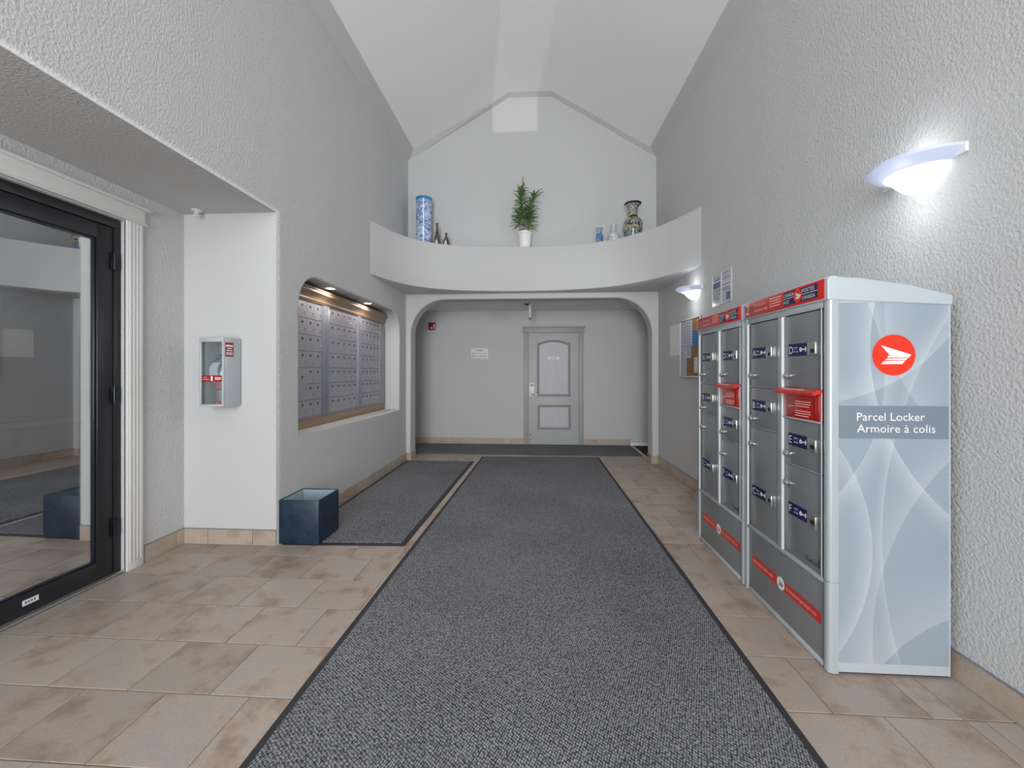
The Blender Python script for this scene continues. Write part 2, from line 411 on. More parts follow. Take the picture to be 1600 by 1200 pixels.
# ---- floor slab and tiles
bm = bmesh.new()
box(bm, -6.3, 4.1, YR - 0.2, 7.9, -0.12, -0.003)
floor = struct(obj('floor', bm, GROUT), 'mottled beige ceramic tile floor laid in running bond')
MATS_RECT = [(-0.93, 0.90, -1.2, 6.58), (-1.97, -1.04, 3.19, 6.22), (-2.6, 1.63, 6.81, 7.70)]
def tile(x0, x1, y0, y1, g=0.0022):
    x0 += g; x1 -= g; y0 += g; y1 -= g
    if x1 - x0 < 0.012 or y1 - y0 < 0.012: return
    for (a, b, c, d) in MATS_RECT:
        if x0 >= a and x1 <= b and y0 >= c and y1 <= d: return
    bm = bmesh.new(); hx, hy = (x1 - x0) / 2, (y1 - y0) / 2; e = 0.0025
    lo = [bm.verts.new((sx * hx, sy * hy, -0.006)) for sx, sy in ((-1, -1), (1, -1), (1, 1), (-1, 1))]
    hi = [bm.verts.new((sx * (hx - e), sy * (hy - e), 0.0)) for sx, sy in ((-1, -1), (1, -1), (1, 1), (-1, 1))]
    mi = [bm.verts.new((sx * hx, sy * hy, -0.0015)) for sx, sy in ((-1, -1), (1, -1), (1, 1), (-1, 1))]
    bm.faces.new(hi)
    for k in range(4):
        j = (k + 1) % 4
        bm.faces.new((lo[k], lo[j], mi[j], mi[k])); bm.faces.new((mi[k], mi[j], hi[j], hi[k]))
    obj('floor_tile', bm, TILE, floor, ((x0 + x1) / 2, (y0 + y1) / 2, 0))
def lay(xa, xb, ya, yb, y0, dy, x0, dx):
    k0 = math.floor((ya - y0) / dy)
    k = k0
    while y0 + k * dy < yb:
        r0, r1 = max(ya, y0 + k * dy), min(yb, y0 + (k + 1) * dy)
        xs = x0 + (dx / 2 if k % 2 else 0)
        n = math.floor((xa - xs) / dx)
        while xs + n * dx < xb:
            tile(max(xa, xs + n * dx), min(xb, xs + (n + 1) * dx), r0, r1); n += 1
        k += 1
lay(XA, 0.0, 0.4, YA, 1.9975, 0.3245, -1.19, 0.3624)
lay(XL, 0.0, YA, 6.85, 1.9975, 0.3245, -1.19, 0.3624)
lay(0.0, 1.64, 0.4, 6.85, 1.736, 0.328, 1.155, 0.37)
lay(1.64, 1.85, 0.4, 6.26, 1.736, 0.328, 1.155, 0.37)
lay(-5.2, -2.92, 1.9, 4.6, 1.9975, 0.3245, -1.19, 0.3624)      # vestibule behind the glass door

# ---- left wall with the mailbox niche, alcove soffit and pier
NY0, NY1, NZ0, NZ1, NR = 3.41, 5.955, 0.80, 2.178, 0.30
niche = [(NY0, NZ0), (NY1, NZ0)] + arc(NY1 - NR, NZ1 - NR, NR, 0, 90, 10) + arc(NY0 + NR, NZ1 - NR, NR, 90, 180, 10)
outer = [(YA, -0.1), (6.6, -0.1), (6.6, 4.72), (YR - 0.2, 4.72), (YR - 0.2, 2.57), (YA, 2.57)]
bm = bmesh.new()
slab(bm, outer, [niche], lambda u, v, d: (XL - d, u, v), 0.80, 0.022, 5)
wl = struct(obj('wall_left', bm, WALL), 'textured grey left wall with an arched mailbox niche')
wl.data.materials.append(SMOOTH)          # the pier end and the inside of the niche are plastered smooth
for p in wl.data.polygons:
    if (p.normal.y < -0.9 and abs(p.center.y - YA) < 0.01) or (p.center.x < XL - 0.03 and NY0 - 0.01 < p.center.y < NY1 + 0.01 and NZ0 - 0.01 < p.center.z < NZ1 + 0.01): p.material_index = 1
# ---- alcove wall holding the glass door
DY0, DY1, DZ = 1.60, 2.665, 2.352
outer = [(YR - 0.2, -0.1), (DY0, -0.1), (DY0, DZ), (DY1, DZ), (DY1, -0.1), (YA + 0.2, -0.1), (YA + 0.2, 2.75), (YR - 0.2, 2.75)]
bm = bmesh.new()
slab(bm, outer, [], lambda u, v, d: (XA - d, u, v), 0.15, 0.0)
struct(obj('wall_alcove', bm, WALL), 'grey alcove wall around the glass door')
# ---- right wall
bm = bmesh.new()
prism(bm, [(wx(YR - 0.2), YR - 0.2), (wx(6.6), 6.6), (wx(6.6) + 0.25, 6.6), (wx(YR) + 0.25, YR - 0.2)], lambda u, v, d: (u, v, d), -0.1, 4.75)
struct(obj('wall_right', bm, WALL), 'long textured grey right wall')
# ---- arch wall
AX0, AX1, AZ, AR = -1.93, 1.642, 2.42, 0.52
outer = [(-4.0, -0.1), (AX0, -0.1)] + arc(AX0 + AR, AZ - AR, AR, 180, 90, 12) + arc(AX1 - AR, AZ - AR, AR, 90, 0, 12) + [(AX1, -0.1), (4.0, -0.1), (4.0, 2.9), (-4.0, 2.9)]
bm = bmesh.new()
slab(bm, outer, [], lambda u, v, d: (u, YB + d, v), 0.235, 0.022, 4)
struct(obj('wall_arch', bm, SMOOTH), 'grey wall with a wide round-cornered archway')
# ---- gable wall, ceiling, crown bands
GW = [(-2.0, 4.565), (-0.454, 5.469), (0.191, 5.458), (1.733, 4.50)]
CW = [(-1.89, 4.70), (-0.448, 5.50), (0.188, 5.497), (1.622, 4.615)]
bm = bmesh.new()
prism(bm, [(-2.3, 2.85), (2.1, 2.85), (2.1, 4.6), (1.733, 4.72), (0.2, 5.66), (-0.46, 5.66), (-2.0, 4.8), (-2.3, 4.6)], lambda u, v, d: (u, YG + d, v), 0, 0.15)
struct(obj('wall_gable', bm, SMOOTH), 'smooth grey gable wall above the curved ledge')
def ceil_prof(y):
    sh = wx(y) - wx(YG)
    return [CW[0], CW[1], CW[2], (CW[3][0] + sh, CW[3][1])]
bm = bmesh.new()
rows = []
for y in (YR - 0.2, 6.6):
    p = ceil_prof(y)
    p = [(p[0][0] - 0.30, p[0][1] - 0.166)] + p + [(p[3][0] + 0.30, p[3][1] - 0.184)]
    rows.append([bm.verts.new((x, y, z)) for x, z in p] + [bm.verts.new((x, y, z + 0.18)) for x, z in p[::-1]])
n = len(rows[0])
for k in range(n): bm.faces.new((rows[0][k], rows[0][(k + 1) % n], rows[1][(k + 1) % n], rows[1][k]))
struct(obj('ceiling', bm, CEIL), 'pale vaulted ceiling with a flat ridge')
def crown(name, secs, label):
    bm = bmesh.new(); rs = [[bm.verts.new(p) for p in s] for s in secs]; n = len(secs[0])
    for i in range(len(rs) - 1):
        for k in range(n): bm.faces.new((rs[i][k], rs[i][(k + 1) % n], rs[i + 1][(k + 1) % n], rs[i + 1][k]))
    bm.faces.new(rs[0]); bm.faces.new(rs[-1][::-1])
    struct(obj(name, bm, SMOOTH), label)
crown('trim_1', [[(GW[0][0] - 0.01, y, GW[0][1]), (CW[0][0] + .004, y, CW[0][1] + 0.002), (CW[0][0] - 0.1, y, CW[0][1] + 0.02)] for y in (YR, YG)], 'grey sloping crown band along the left wall')
crown('trim_2', [[(wx(y) + 0.01, y, GW[3][1]), (wx(y) - wx(YG) + CW[3][0] - .004, y, CW[3][1] + 0.002), (wx(y), y, CW[3][1] + 0.02)] for y in (YR, YG)], 'grey sloping crown band along the right wall')
crown('trim_3', [[(g[0], YG + 0.01, g[1]), (c[0], YG - 0.09, c[1] + 0.002), (c[0], YG + 0.01, c[1] + 0.02)] for g, c in zip(GW, CW)], 'grey sloping crown band along the gable top')
# ---- curved ledge
LC = [(-2.06, 4.70), (-2.0, 4.90), (-1.87, 5.32), (-1.67, 5.66), (-1.37, 5.89), (-0.95, 6.03), (-0.5, 6.09), (-0.11, 6.095), (0.3, 6.07), (0.7, 5.97), (1.03, 5.82), (1.31, 5.56), (1.52, 5.27), (1.66, 4.98), (1.765, 4.72), (1.83, 4.55)]
curve = catmull(LC, 5)
def ledge_y(x):
    for a, b in zip(curve, curve[1:]):
        if a[0] <= x <= b[0]: return a[1] + (b[1] - a[1]) * (x - a[0]) / (b[0] - a[0] + 1e-9)
LZ0, LZ1 = 2.50, 3.146
bm = bmesh.new()
rr = 0.018; secs = []
for k, (x, y) in enumerate(curve):
    a = Vector(curve[max(k - 1, 0)]); b = Vector(curve[min(k + 1, len(curve) - 1)]); d = (b - a).normalized(); nx, ny = -d.y * rr, d.x * rr
    secs.append([bm.verts.new(p) for p in ((x, 6.44, LZ0), (x + nx, y + ny, LZ0), (x + nx * .3, y + ny * .3, LZ0 + rr * .3), (x, y, LZ0 + rr), (x, y, LZ1 - rr), (x + nx * .3, y + ny * .3, LZ1 - rr * .3), (x + nx, y + ny, LZ1), (x, 6.44, LZ1))])
for A, B in zip(secs, secs[1:]):
    for k in range(8): bm.faces.new((A[k], A[(k + 1) % 8], B[(k + 1) % 8], B[k]))
bm.faces.new(secs[0]); bm.faces.new(secs[-1][::-1])
struct(obj('wall_ledge', bm, SMOOTH, smooth=True, angle=math.radians(30)), 'smooth grey concave display ledge over the archway')
# ---- corridor
struct(bxo('wall_back', (-4.0, 4.0, YW, YW + 0.15, -0.1, 2.62), SMOOTH), 'grey end wall of the corridor with the grey door')
struct(bxo('wall_corridor_west', (-4.15, -4.0, 6.3, YW + 0.1, -0.1, 2.62), SMOOTH), 'grey closing wall at the west end of the corridor')
struct(bxo('wall_corridor_east', (4.0, 4.15, 6.3, YW + 0.1, -0.1, 2.62), SMOOTH), 'grey closing wall at the east end of the corridor')
struct(bxo('ceiling_corridor', (-4.1, 4.1, YB + 0.2, YW + 0.1, 2.45, 2.62), CEIL), 'low pale ceiling of the corridor')
# ---- entrance end behind the camera: glazed opening
outer = [(-3.1, -0.1), (2.2, -0.1), (2.2, 4.9), (0.2, 5.7), (-0.46, 5.7), (-3.1, 4.9)]
bm = bmesh.new()
slab(bm, outer, [[(-1.75, 0.05), (0.6, 0.05), (0.6, 3.75), (-1.75, 3.75)], [(1.20, 2.92), (1.616, 2.92), (1.616, 3.75), (1.20, 3.75)]], lambda u, v, d: (u, YR - d, v), 0.15, 0.0)
struct(obj('wall_rear', bm, SMOOTH), 'grey entrance wall with tall glazing')
wr = sroot('window_1', (0, 0, 0), 'black framed entrance glazing')
for x in (-1.75, -0.6, 0.55): bxo('mullion', (x, x + 0.05, YR - 0.12, YR - 0.06, 0.05, 3.75), BLACKAL, wr)
for z in (0.05, 2.3, 3.70): bxo('transom', (-1.75, 0.6, YR - 0.12, YR - 0.06, z, z + 0.05), BLACKAL, wr)
# ---- vestibule behind the glass door
struct(bxo('wall_vestibule_west', (-6.3, -6.15, 0.0, 5.3, -0.1, 2.75), SMOOTH), 'grey far wall of the vestibule behind the glass door')
struct(bxo('wall_vestibule_north', (-6.3, -2.8, 5.2, 5.35, -0.1, 2.75), SMOOTH), 'grey side wall of the vestibule behind the glass door')
struct(bxo('wall_vestibule_south', (-6.3, -2.9, 0.0, 0.15, -0.1, 2.75), SMOOTH), 'grey near wall of the vestibule behind the glass door')
struct(bxo('ceiling_vestibule', (-6.3, -2.9, 0.0, 5.3, 2.6, 2.75), CEIL), 'pale vestibule ceiling behind the glass door')
# carpet of the side corridor + transition strip
bxo('side_carpet', (1.70, 4.0, YB + 0.2, YW, -0.002, 0.004), CARPET)
struct(bpy.data.objects['side_carpet'], 'black patterned carpet of the side corridor')
bpy.data.objects['side_carpet'].name = 'floor_carpet'
struct(bxo('trim_4', (1.645, 1.70, YB + 0.24, YW - 0.01, -0.002, 0.007), STRIP, None, 0.002), 'beige metal strip between tile and carpet')

# ---- tile baseboards
BH = 0.117
def baseboard(name, p0, p1, nrm, L=0.362, start=0.0, cap=True, label=None):
    """row of cut tiles against a wall from p0 to p1, proud along nrm"""
    p0 = Vector(p0); p1 = Vector(p1); nv = Vector(nrm); d = p1 - p0; tot = d.length; d.normalize()
    root = sroot(name, (p0.x, p0.y, 0), label)
    t = -start; T = 0.010
    while t < tot:
        a, b = max(t, 0) + 0.0015, min(t + L, tot) - 0.0015
        if b - a > 0.01:
            bm = bmesh.new()
            q = [d * a, d * b, d * b + nv * T, d * a + nv * T]
            vs = [[bm.verts.new((v.x, v.y, z)) for v in q] for z in (0.001, BH)]
            bm.faces.new(vs[0]); bm.faces.new(vs[1][::-1])
            for k in range(4): bm.faces.new((vs[0][k], vs[0][(k + 1) % 4], vs[1][(k + 1) % 4], vs[1][k]))
            bev(bm, 0.0015, 1)
            obj('baseboard_tile', bm, BTILE, root)
        t += L
    if cap:
        bm = bmesh.new()
        q = [Vector((0, 0)), d.to_2d() * tot, d.to_2d() * tot + nv.to_2d() * (T + 0.001), nv.to_2d() * (T + 0.001)]
        prism(bm, [(v.x, v.y) for v in q], lambda u, v, z: (u, v, z), BH + 0.0005, BH + 0.006)
        obj('cap_strip', bm, CAPSTRIP, root)
    return root
baseboard('baseboard_left', (XL, YA + 0.02, 0), (XL, YB, 0), (1, 0, 0), start=0.1, cap=False, label='beige tile baseboard along the left wall')
baseboard('baseboard_pier', (XA, YA, 0), (XL - 0.02, YA, 0), (0, -1, 0), start=0.16, label='beige tile baseboard under the extinguisher cabinet')
baseboard('baseboard_alcove', (XA, 2.80, 0), (XA, YA - 0.01, 0), (1, 0, 0), start=0.10, label='short beige tile baseboard beside the glass door')
baseboard('baseboard_right', (wx(0.3), 0.3, 0), (wx(YB), YB, 0), (-math.cos(RANG), -math.sin(RANG), 0), start=0.125, cap=True, label='beige tile baseboard along the right wall')
baseboard('baseboard_arch_west', (AX0 - 0.08, YB, 0), (AX0 + 0.01, YB, 0), (0, -1, 0), cap=False, label='tile foot on the archway beside the left wall')
baseboard('baseboard_arch_east', (AX1 - 0.01, YB, 0), (wx(YB), YB, 0), (0, -1, 0), cap=False, label='tile foot on the archway beside the right wall')
baseboard('baseboard_jamb_west', (AX0, YB, 0), (AX0, YB + 0.235, 0), (1, 0, 0), cap=False, label='tile foot inside the archway on the mat side')
baseboard('baseboard_jamb_east', (AX1, YB, 0), (AX1, YB + 0.235, 0), (-1, 0, 0), cap=False, label='tile foot inside the archway on the carpet side')
baseboard('baseboard_back_west', (-3.9, YW, 0), (-0.275, YW, 0), (0, -1, 0), cap=False, label='beige tile baseboard on the corridor wall beside the door latch')
baseboard('baseboard_back_east', (0.80, YW, 0), (1.645, YW, 0), (0, -1, 0), start=0.28, cap=False, label='beige tile baseboard between the grey door and the carpet')
struct(bxo('baseboard_white', (1.645, 4.0, YW - 0.012, YW, 0.002, 0.05), WHITE, None, 0.003), 'low white baseboard above the dark carpet')

# ------------------------------------------------------------------ grey door at the corridor end
door = sroot('door_1', (0.2655, YW, 0), 'grey panelled door with arched upper panel')
W2, DH = 0.4525, 2.045
bxo('door_leaf', (-W2, W2, -0.022, 0.0, 0.012, DH), DOORG, door, 0.003)
def ring_strip(bm, outl, prof):
    """moulding swept round a closed outline; prof = list of (inset, y)"""
    rs = []
    o = outl if area2(outl) > 0 else outl[::-1]
    for ins, y in prof: rs.append([bm.verts.new((u, y, v)) for u, v in offset(o, ins)])
    n = len(o)
    for i in range(len(rs) - 1):
        for k in range(n): bm.faces.new((rs[i][k], rs[i][(k + 1) % n], rs[i + 1][(k + 1) % n], rs[i + 1][k]))
    return rs
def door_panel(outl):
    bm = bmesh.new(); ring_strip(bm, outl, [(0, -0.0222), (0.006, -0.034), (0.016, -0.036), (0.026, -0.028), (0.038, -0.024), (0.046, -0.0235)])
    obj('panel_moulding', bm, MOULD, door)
    bm = bmesh.new(); o = offset(outl if area2(outl) > 0 else outl[::-1], 0.046)
    prism(bm, o, lambda u, v, d: (u, d, v), -0.0228, -0.030)
    obj('door_field', bm, OAKGRAIN, door)
top = [(0.30 * -1, 0.885), (0.305, 0.885), (0.305, 1.86)]
for i in range(1, 14):
    x = 0.305 - 0.605 * i / 14; t = abs(x - 0.0025) / 0.3025
    s = max(0, 1 - (t / 0.82) ** 2) if t < 0.82 else 0
    top.append((x, 1.86 + 0.055 * (s ** 0.8)))
top.append((-0.30, 1.86))
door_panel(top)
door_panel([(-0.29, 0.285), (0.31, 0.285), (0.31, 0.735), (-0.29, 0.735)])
for s in (-1, 1):
    a, b = sorted((s * (W2 + 0.004), s * (W2 + 0.088)))
    jb = bxo('door_jamb', (a, b, -0.03, 0, 0, DH + 0.02), FRAMEG, door, 0.004)
    for k in range(2): bxo('flute', (a + 0.022 + 0.027 * k, a + 0.034 + 0.027 * k, -0.034, -0.029, 0.02, DH), FRAMEG, jb, 0.002)
bxo('door_head', (-W2 - 0.10, W2 + 0.10, -0.034, 0, DH + 0.012, DH + 0.095), FRAMEG, door, 0.003)
bxo('head_cap', (-W2 - 0.122, W2 + 0.122, -0.052, 0, DH + 0.095, DH + 0.118), FRAMEG, door, 0.004)
bxo('head_bead', (-W2 - 0.112, W2 + 0.112, -0.044, 0, DH + 0.004, DH + 0.022), FRAMEG, door, 0.004)
bxo('threshold', (-W2 - 0.02, W2 + 0.02, -0.05, 0.0, 0.0, 0.012), STEEL, door)
pl = bxo('lock_plate', (-W2 + 0.012, -W2 + 0.104, -0.030, -0.022, 0.875, 1.138), WHITEPL, door, 0.004)
bm = bmesh.new(); lathe(bm, [(0.024, -0.034), (0.024, -0.03), (0.018, -0.036), (0, -0.036)], 20); 
for v in bm.verts: v.co = (v.co.x - W2 + 0.06, v.co.z, v.co.y + 1.09)
obj('keyhole_ring', bm, MOULD, pl, smooth=True)
bm = bmesh.new(); tube(bm, [(-W2 + 0.06, -0.03, 0.925), (-W2 + 0.06, -0.07, 0.925), (-W2 + 0.085, -0.078, 0.925), (-W2 + 0.16, -0.078, 0.921)], 0.010, 10)
obj('lever_handle', bm, CHROME, pl, smooth=True)
dp = bxo('door_sign', (-0.105, 0.105, -0.034, -0.0305, 1.553, 1.607), PALE, door, 0.001)
for k in range(6): bxo('sign_mark', (-0.052 + 0.018 * k, -0.040 + 0.018 * k, -0.0348, -0.0338, 1.571, 1.589), GREYINK, dp)
bxo('door_stop_bolt', (-W2 + 0.018, -W2 + 0.036, -0.034, -0.022, 0.17, 0.20), INK, door, 0.003)
bxo('door_stop_foot', (-W2 + 0.014, -W2 + 0.046, -0.034, -0.022, 0.09, 0.10), INK, door, 0.003)

# ------------------------------------------------------------------ black framed glass door in the alcove
gd = sroot('door_2', (XA, DY0, 0), 'black aluminium framed glass door with white casing')
FX = -0.03            # face of the frame
LY0, LY1, LZ = 0.045, 1.015, 2.29
bxo('frame_head', (FX - 0.09, FX, 0.0, DY1 - DY0, LZ + 0.004, DZ), BLACKAL, gd, 0.003)
bxo('frame_jamb', (FX - 0.09, FX, LY1 + 0.004, DY1 - DY0, 0, LZ + 0.004), BLACKAL, gd, 0.003)
bxo('frame_jamb', (FX - 0.09, FX, 0.0, LY0 - 0.004, 0, LZ + 0.004), BLACKAL, gd, 0.003)
bxo('threshold', (FX - 0.10, FX + 0.03, 0.0, DY1 - DY0, 0.0, 0.012), STEEL, gd, 0.002)
SW = 0.098
lx0, lx1 = FX - 0.055, FX - 0.006
bxo('stile', (lx0, lx1, LY1 - SW, LY1, 0.014, LZ), BLACKAL, gd, 0.003)
bxo('stile', (lx0, lx1, LY0, LY0 + SW, 0.014, LZ), BLACKAL, gd, 0.003)
bxo('top_rail', (lx0, lx1, LY0 + SW, LY1 - SW, LZ - 0.095, LZ), BLACKAL, gd, 0.003)
br = bxo('bottom_rail', (lx0, lx1, LY0 + SW, LY1 - SW, 0.014, 0.125), BLACKAL, gd, 0.003)
gy0, gy1, gz0, gz1 = LY0 + SW, LY1 - SW, 0.125, LZ - 0.095
st = bxo('rail_sticker', (lx1, lx1 + 0.0012, 0.525, 0.60, 0.062, 0.092), PALE, br)
for k in range(4): bxo('sticker_mark', (lx1 + 0.001, lx1 + 0.0018, 0.535 + 0.014 * k, 0.544 + 0.014 * k, 0.070, 0.085), GREYINK, st)
for (a, b, c, d) in ((gy0, gy0 + 0.014, gz0, gz1), (gy1 - 0.014, gy1, gz0, gz1), (gy0 + .014, gy1 - .014, gz0, gz0 + 0.014), (gy0 + .014, gy1 - .014, gz1 - 0.014, gz1)):
    bxo('glazing_bead', (lx0 + 0.008, lx1 - 0.010, a, b, c, d), GASKET, gd, 0.002)
bxo('pane', ((lx0 + lx1) / 2 - 0.003, (lx0 + lx1) / 2 + 0.003, gy0 + 0.01, gy1 - 0.01, gz0 + 0.01, gz1 - 0.01), DOORGLASS, gd)
for z in (0.315, 1.19, 2.07):
    bm = bmesh.new(); tube(bm, [(FX + 0.006, LY1 + 0.002, z - 0.055), (FX + 0.006, LY1 + 0.002, z + 0.055)], 0.011, 12)
    h = obj('hinge', bm, HINGE, gd, smooth=True)
    bxo('hinge_leaf', (FX - 0.004, FX + 0.003, LY1 - 0.018, LY1 + 0.024, z - 0.055, z + 0.055), HINGE, h, 0.001)
bm = bmesh.new(); tube(bm, [(lx0 - 0.05, LY0 + 0.05, 1.043), (lx0 - 0.05, LY1 - 0.05, 1.043)], 0.016, 12)
pb = obj('push_bar', bm, CASING, gd, smooth=True)
for y in (LY0 + 0.05, LY1 - 0.05): bxo('bar_bracket', (lx0 - 0.06, lx0 + 0.001, y - 0.015, y + 0.015, 1.02, 1.066), BLACKAL, pb, 0.003)
# white casing
for (a, b) in ((DY1 - DY0, DY1 - DY0 + 0.115), (-0.115, 0.0)):
    c = bxo('casing', (-0.01, 0.016, a, b, 0.0, DZ + 0.01), CASING, gd, 0.003)
    for k in range(4): bxo('flute', (0.016, 0.021, a + 0.012 + 0.025 * k, a + 0.026 + 0.025 * k, 0.06, DZ), CASING, c, 0.002)
hd = bxo('casing_head', (-0.01, 0.020, -0.125, DY1 - DY0 + 0.125, DZ + 0.010, DZ + 0.118), CASING, gd, 0.003)
bxo('head_cap', (-0.01, 0.045, -0.16, DY1 - DY0 + 0.16, DZ + 0.108, DZ + 0.128), CASING, hd, 0.006)
bxo('head_bead', (-0.01, 0.030, -0.135, DY1 - DY0 + 0.135, DZ + 0.006, DZ + 0.022), CASING, hd, 0.005)

# ------------------------------------------------------------------ floor mats
def mat_thing(label, quad, edge=0.032):
    cx = sum(p[0] for p in quad) / 4; cy = sum(p[1] for p in quad) / 4
    t = thing('floor_mat', label, 'mat', (cx, cy, 0), group='grey entrance mats')
    q = [(x - cx, y - cy) for x, y in quad]
    if area2(q) < 0: q = q[::-1]
    bm = bmesh.new(); i0 = offset(q, 0.006); i1 = offset(q, edge); z = (0.0005, 0.003, 0.006)
    rs = [[bm.verts.new((x, y, 0.0005)) for x, y in q], [bm.verts.new((x, y, 0.004)) for x, y in i0], [bm.verts.new((x, y, 0.006)) for x, y in i1]]
    for i in range(2):
        for k in range(4): bm.faces.new((rs[i][k], rs[i][(k + 1) % 4], rs[i + 1][(k + 1) % 4], rs[i + 1][k]))
    bm.faces.new(rs[2]); bm.faces.new(rs[0][::-1])
    obj('rubber_edge', bm, RUBBER, t)
    bm = bmesh.new(); i2 = offset(q, edge + 0.006)
    rs = [[bm.verts.new((x, y, 0.0055)) for x, y in i1], [bm.verts.new((x, y, 0.012)) for x, y in i2]]
    for k in range(4): bm.faces.new((rs[0][k], rs[0][(k + 1) % 4], rs[1][(k + 1) % 4], rs[1][k]))
    bm.faces.new(rs[1])
    obj('pile', bm, PILE, t)
    return t
def ext(a, b, y):  # point on line a-b at depth y
    t = (y - a[1]) / (b[1] - a[1]); return (a[0] + (b[0] - a[0]) * t, y)
mat_thing('long grey entrance mat running up the middle of the hall', [ext((-0.892, 6.581), (-1.012, 1.544), -0.6), ext((0.932, 6.697), (0.978, 1.671), -0.6), (0.932, 6.66), (-0.892, 6.60)])
mat_thing('grey mat below the mailbox niche', [(-1.985, 3.15), (-1.028, 3.185), (-0.958, 6.235), (-1.985, 6.25)], 0.042)
mat_thing('narrow grey mat in front of the grey door', [(-2.9, 6.795), (1.64, 6.795), (1.64, YW - 0.015), (-2.9, YW - 0.015)], 0.02)

# ------------------------------------------------------------------ mailboxes in the niche
XM = -2.22
def mail_door_meshes(wd, hd):
    bm = bmesh.new(); box(bm, 0, 0.012, 0.002, wd - 0.002, 0.002, hd - 0.002); bev(bm, 0.0015, 1)
    d = finish(bm, 'mail_door', MBALU)
    bm = bmesh.new(); box(bm, 0.012, 0.0135, wd * 0.38, wd * 0.38 + 0.03, hd * 0.68, hd * 0.68 + 0.022)
    p = finish(bm, 'number_plate', MBDARK)
    bm = bmesh.new(); lathe(bm, [(0.0075, 0.012), (0.0075, 0.017), (0.005, 0.019), (0, 0.019)], 8)
    for v in bm.verts: v.co = (v.co.z, v.co.x + wd * 0.80, v.co.y + hd * 0.36)
    k = finish(bm, 'door_lock', CHROME, True)
    return d, p, k
ZB, ZT = 0.895, 2.02
def mail_unit(y0, y1, label, merged=()):
    t = thing('mailbox_unit', label, 'mailbox', (XM, y0, ZB), group='mailbox units in the wall niche')
    W = y1 - y0; H = ZT - ZB
    bxo('cabinet_body', (-0.05, -0.002, 0.0, W, 0.0, H), LKDARK, t)
    fr = 0.014
    for (a, b, c, d) in ((0, W, 0, fr), (0, W, H - fr, H), (0, fr, fr, H - fr), (W - fr, W, fr, H - fr)):
        bxo('unit_frame', (-0.002, 0.014, a, b, c, d), MBFRAME, t, 0.001)
    nc, nr = 5, 7; wd = (W - 2 * fr) / nc; hd = (H - 2 * fr) / nr
    d, p, k = mail_door_meshes(wd, hd)
    big = mail_door_meshes(wd, hd * 2) if merged else None
    for c in range(nc):
        for r in range(nr):
            if any((c, r) == (mc, mr + 1) for mc, mr in merged): continue
            D = big if (c, r) in merged else (d, p, k)
            o = bpy.data.objects.new('mail_door', D[0]); COL.objects.link(o); o.parent = t; o.location = (0, fr + c * wd, fr + r * hd)
            for nm, me in (('number_plate', D[1]), ('door_lock', D[2])):
                q = bpy.data.objects.new(nm, me); COL.objects.link(q); q.parent = o
    return t
mail_unit(3.455, 4.186, 'aluminium mailbox unit in the niche, the one beside the extinguisher pier', merged=((2, 1),))
mail_unit(4.317, 5.020, 'aluminium mailbox unit in the niche, between two pilasters')
mail_unit(5.113, 5.743, 'aluminium mailbox unit in the niche, the one beside the archway')
Wn = NY1 - NY0
for (a, b, lab) in ((4.186, 4.317, 'grey fluted pilaster in the mailbox niche, the one nearer the extinguisher pier'), (5.020, 5.113, 'grey fluted pilaster in the mailbox niche, the one nearer the archway')):
    p = thing('pilaster', lab, 'pilaster', (XM, a, ZB), group='pilasters between the mailbox units')
    wdt = b - a
    bxo('shaft', (-0.055, 0.02, 0.001, wdt - 0.001, 0, ZT - ZB), MBFRAME, p, 0.003)
    for k in range(3): bxo('flute', (0.02, 0.024, wdt * (0.18 + 0.25 * k), wdt * (0.30 + 0.25 * k), 0, ZT - ZB), MBFRAME, p, 0.0015)
tag(bxo('mailbox_sill', (-0.06, 0.012, 0.012, Wn - 0.012, 0.001, ZB - NZ0 - 0.001), WOOD, None, 0.004, (XM, NY0, NZ0)), 'brown wooden board under the mailboxes in the niche', 'sill')
tag(bxo('mailbox_stile', (-0.06, 0.016, 5.744 - NY0, Wn - 0.012, ZB - NZ0, ZT - NZ0), MOULD, None, 0.003, (XM, NY0, NZ0)), 'plain grey upright board closing the mailbox niche beside the archway', 'board')
tag(bxo('mailbox_stile', (-0.06, 0.016, 0.012, 0.044, ZB - NZ0, ZT - NZ0), MOULD, None, 0.003, (XM, NY0, NZ0)), 'plain grey upright board closing the mailbox niche beside the extinguisher pier', 'board')
prof = [(-0.06, 0), (0.025, 0), (0.03, 0.012), (0.036, 0.016), (0.036, 0.030), (0.046, 0.046), (0.062, 0.062), (0.085, 0.080), (0.088, 0.086), (0.088, 0.104), (0.095, 0.110), (0.095, 0.122), (-0.06, 0.122)]
bm = bmesh.new(); prism(bm, prof, lambda u, v, d: (u, d, v), 0.035, Wn - 0.035)
tag(obj('mailbox_cornice', bm, WOOD, None, (XM, NY0, ZT + 0.001)), 'stepped brown wooden cornice along the top of the mailboxes', 'cornice')
struct(bxo('wall_niche', (XM - 0.10, XM - 0.062, NY0 - 0.02, NY1 + 0.02, NZ0 - 0.02, NZ1 + 0.02), SMOOTH), 'grey back of the mailbox niche')
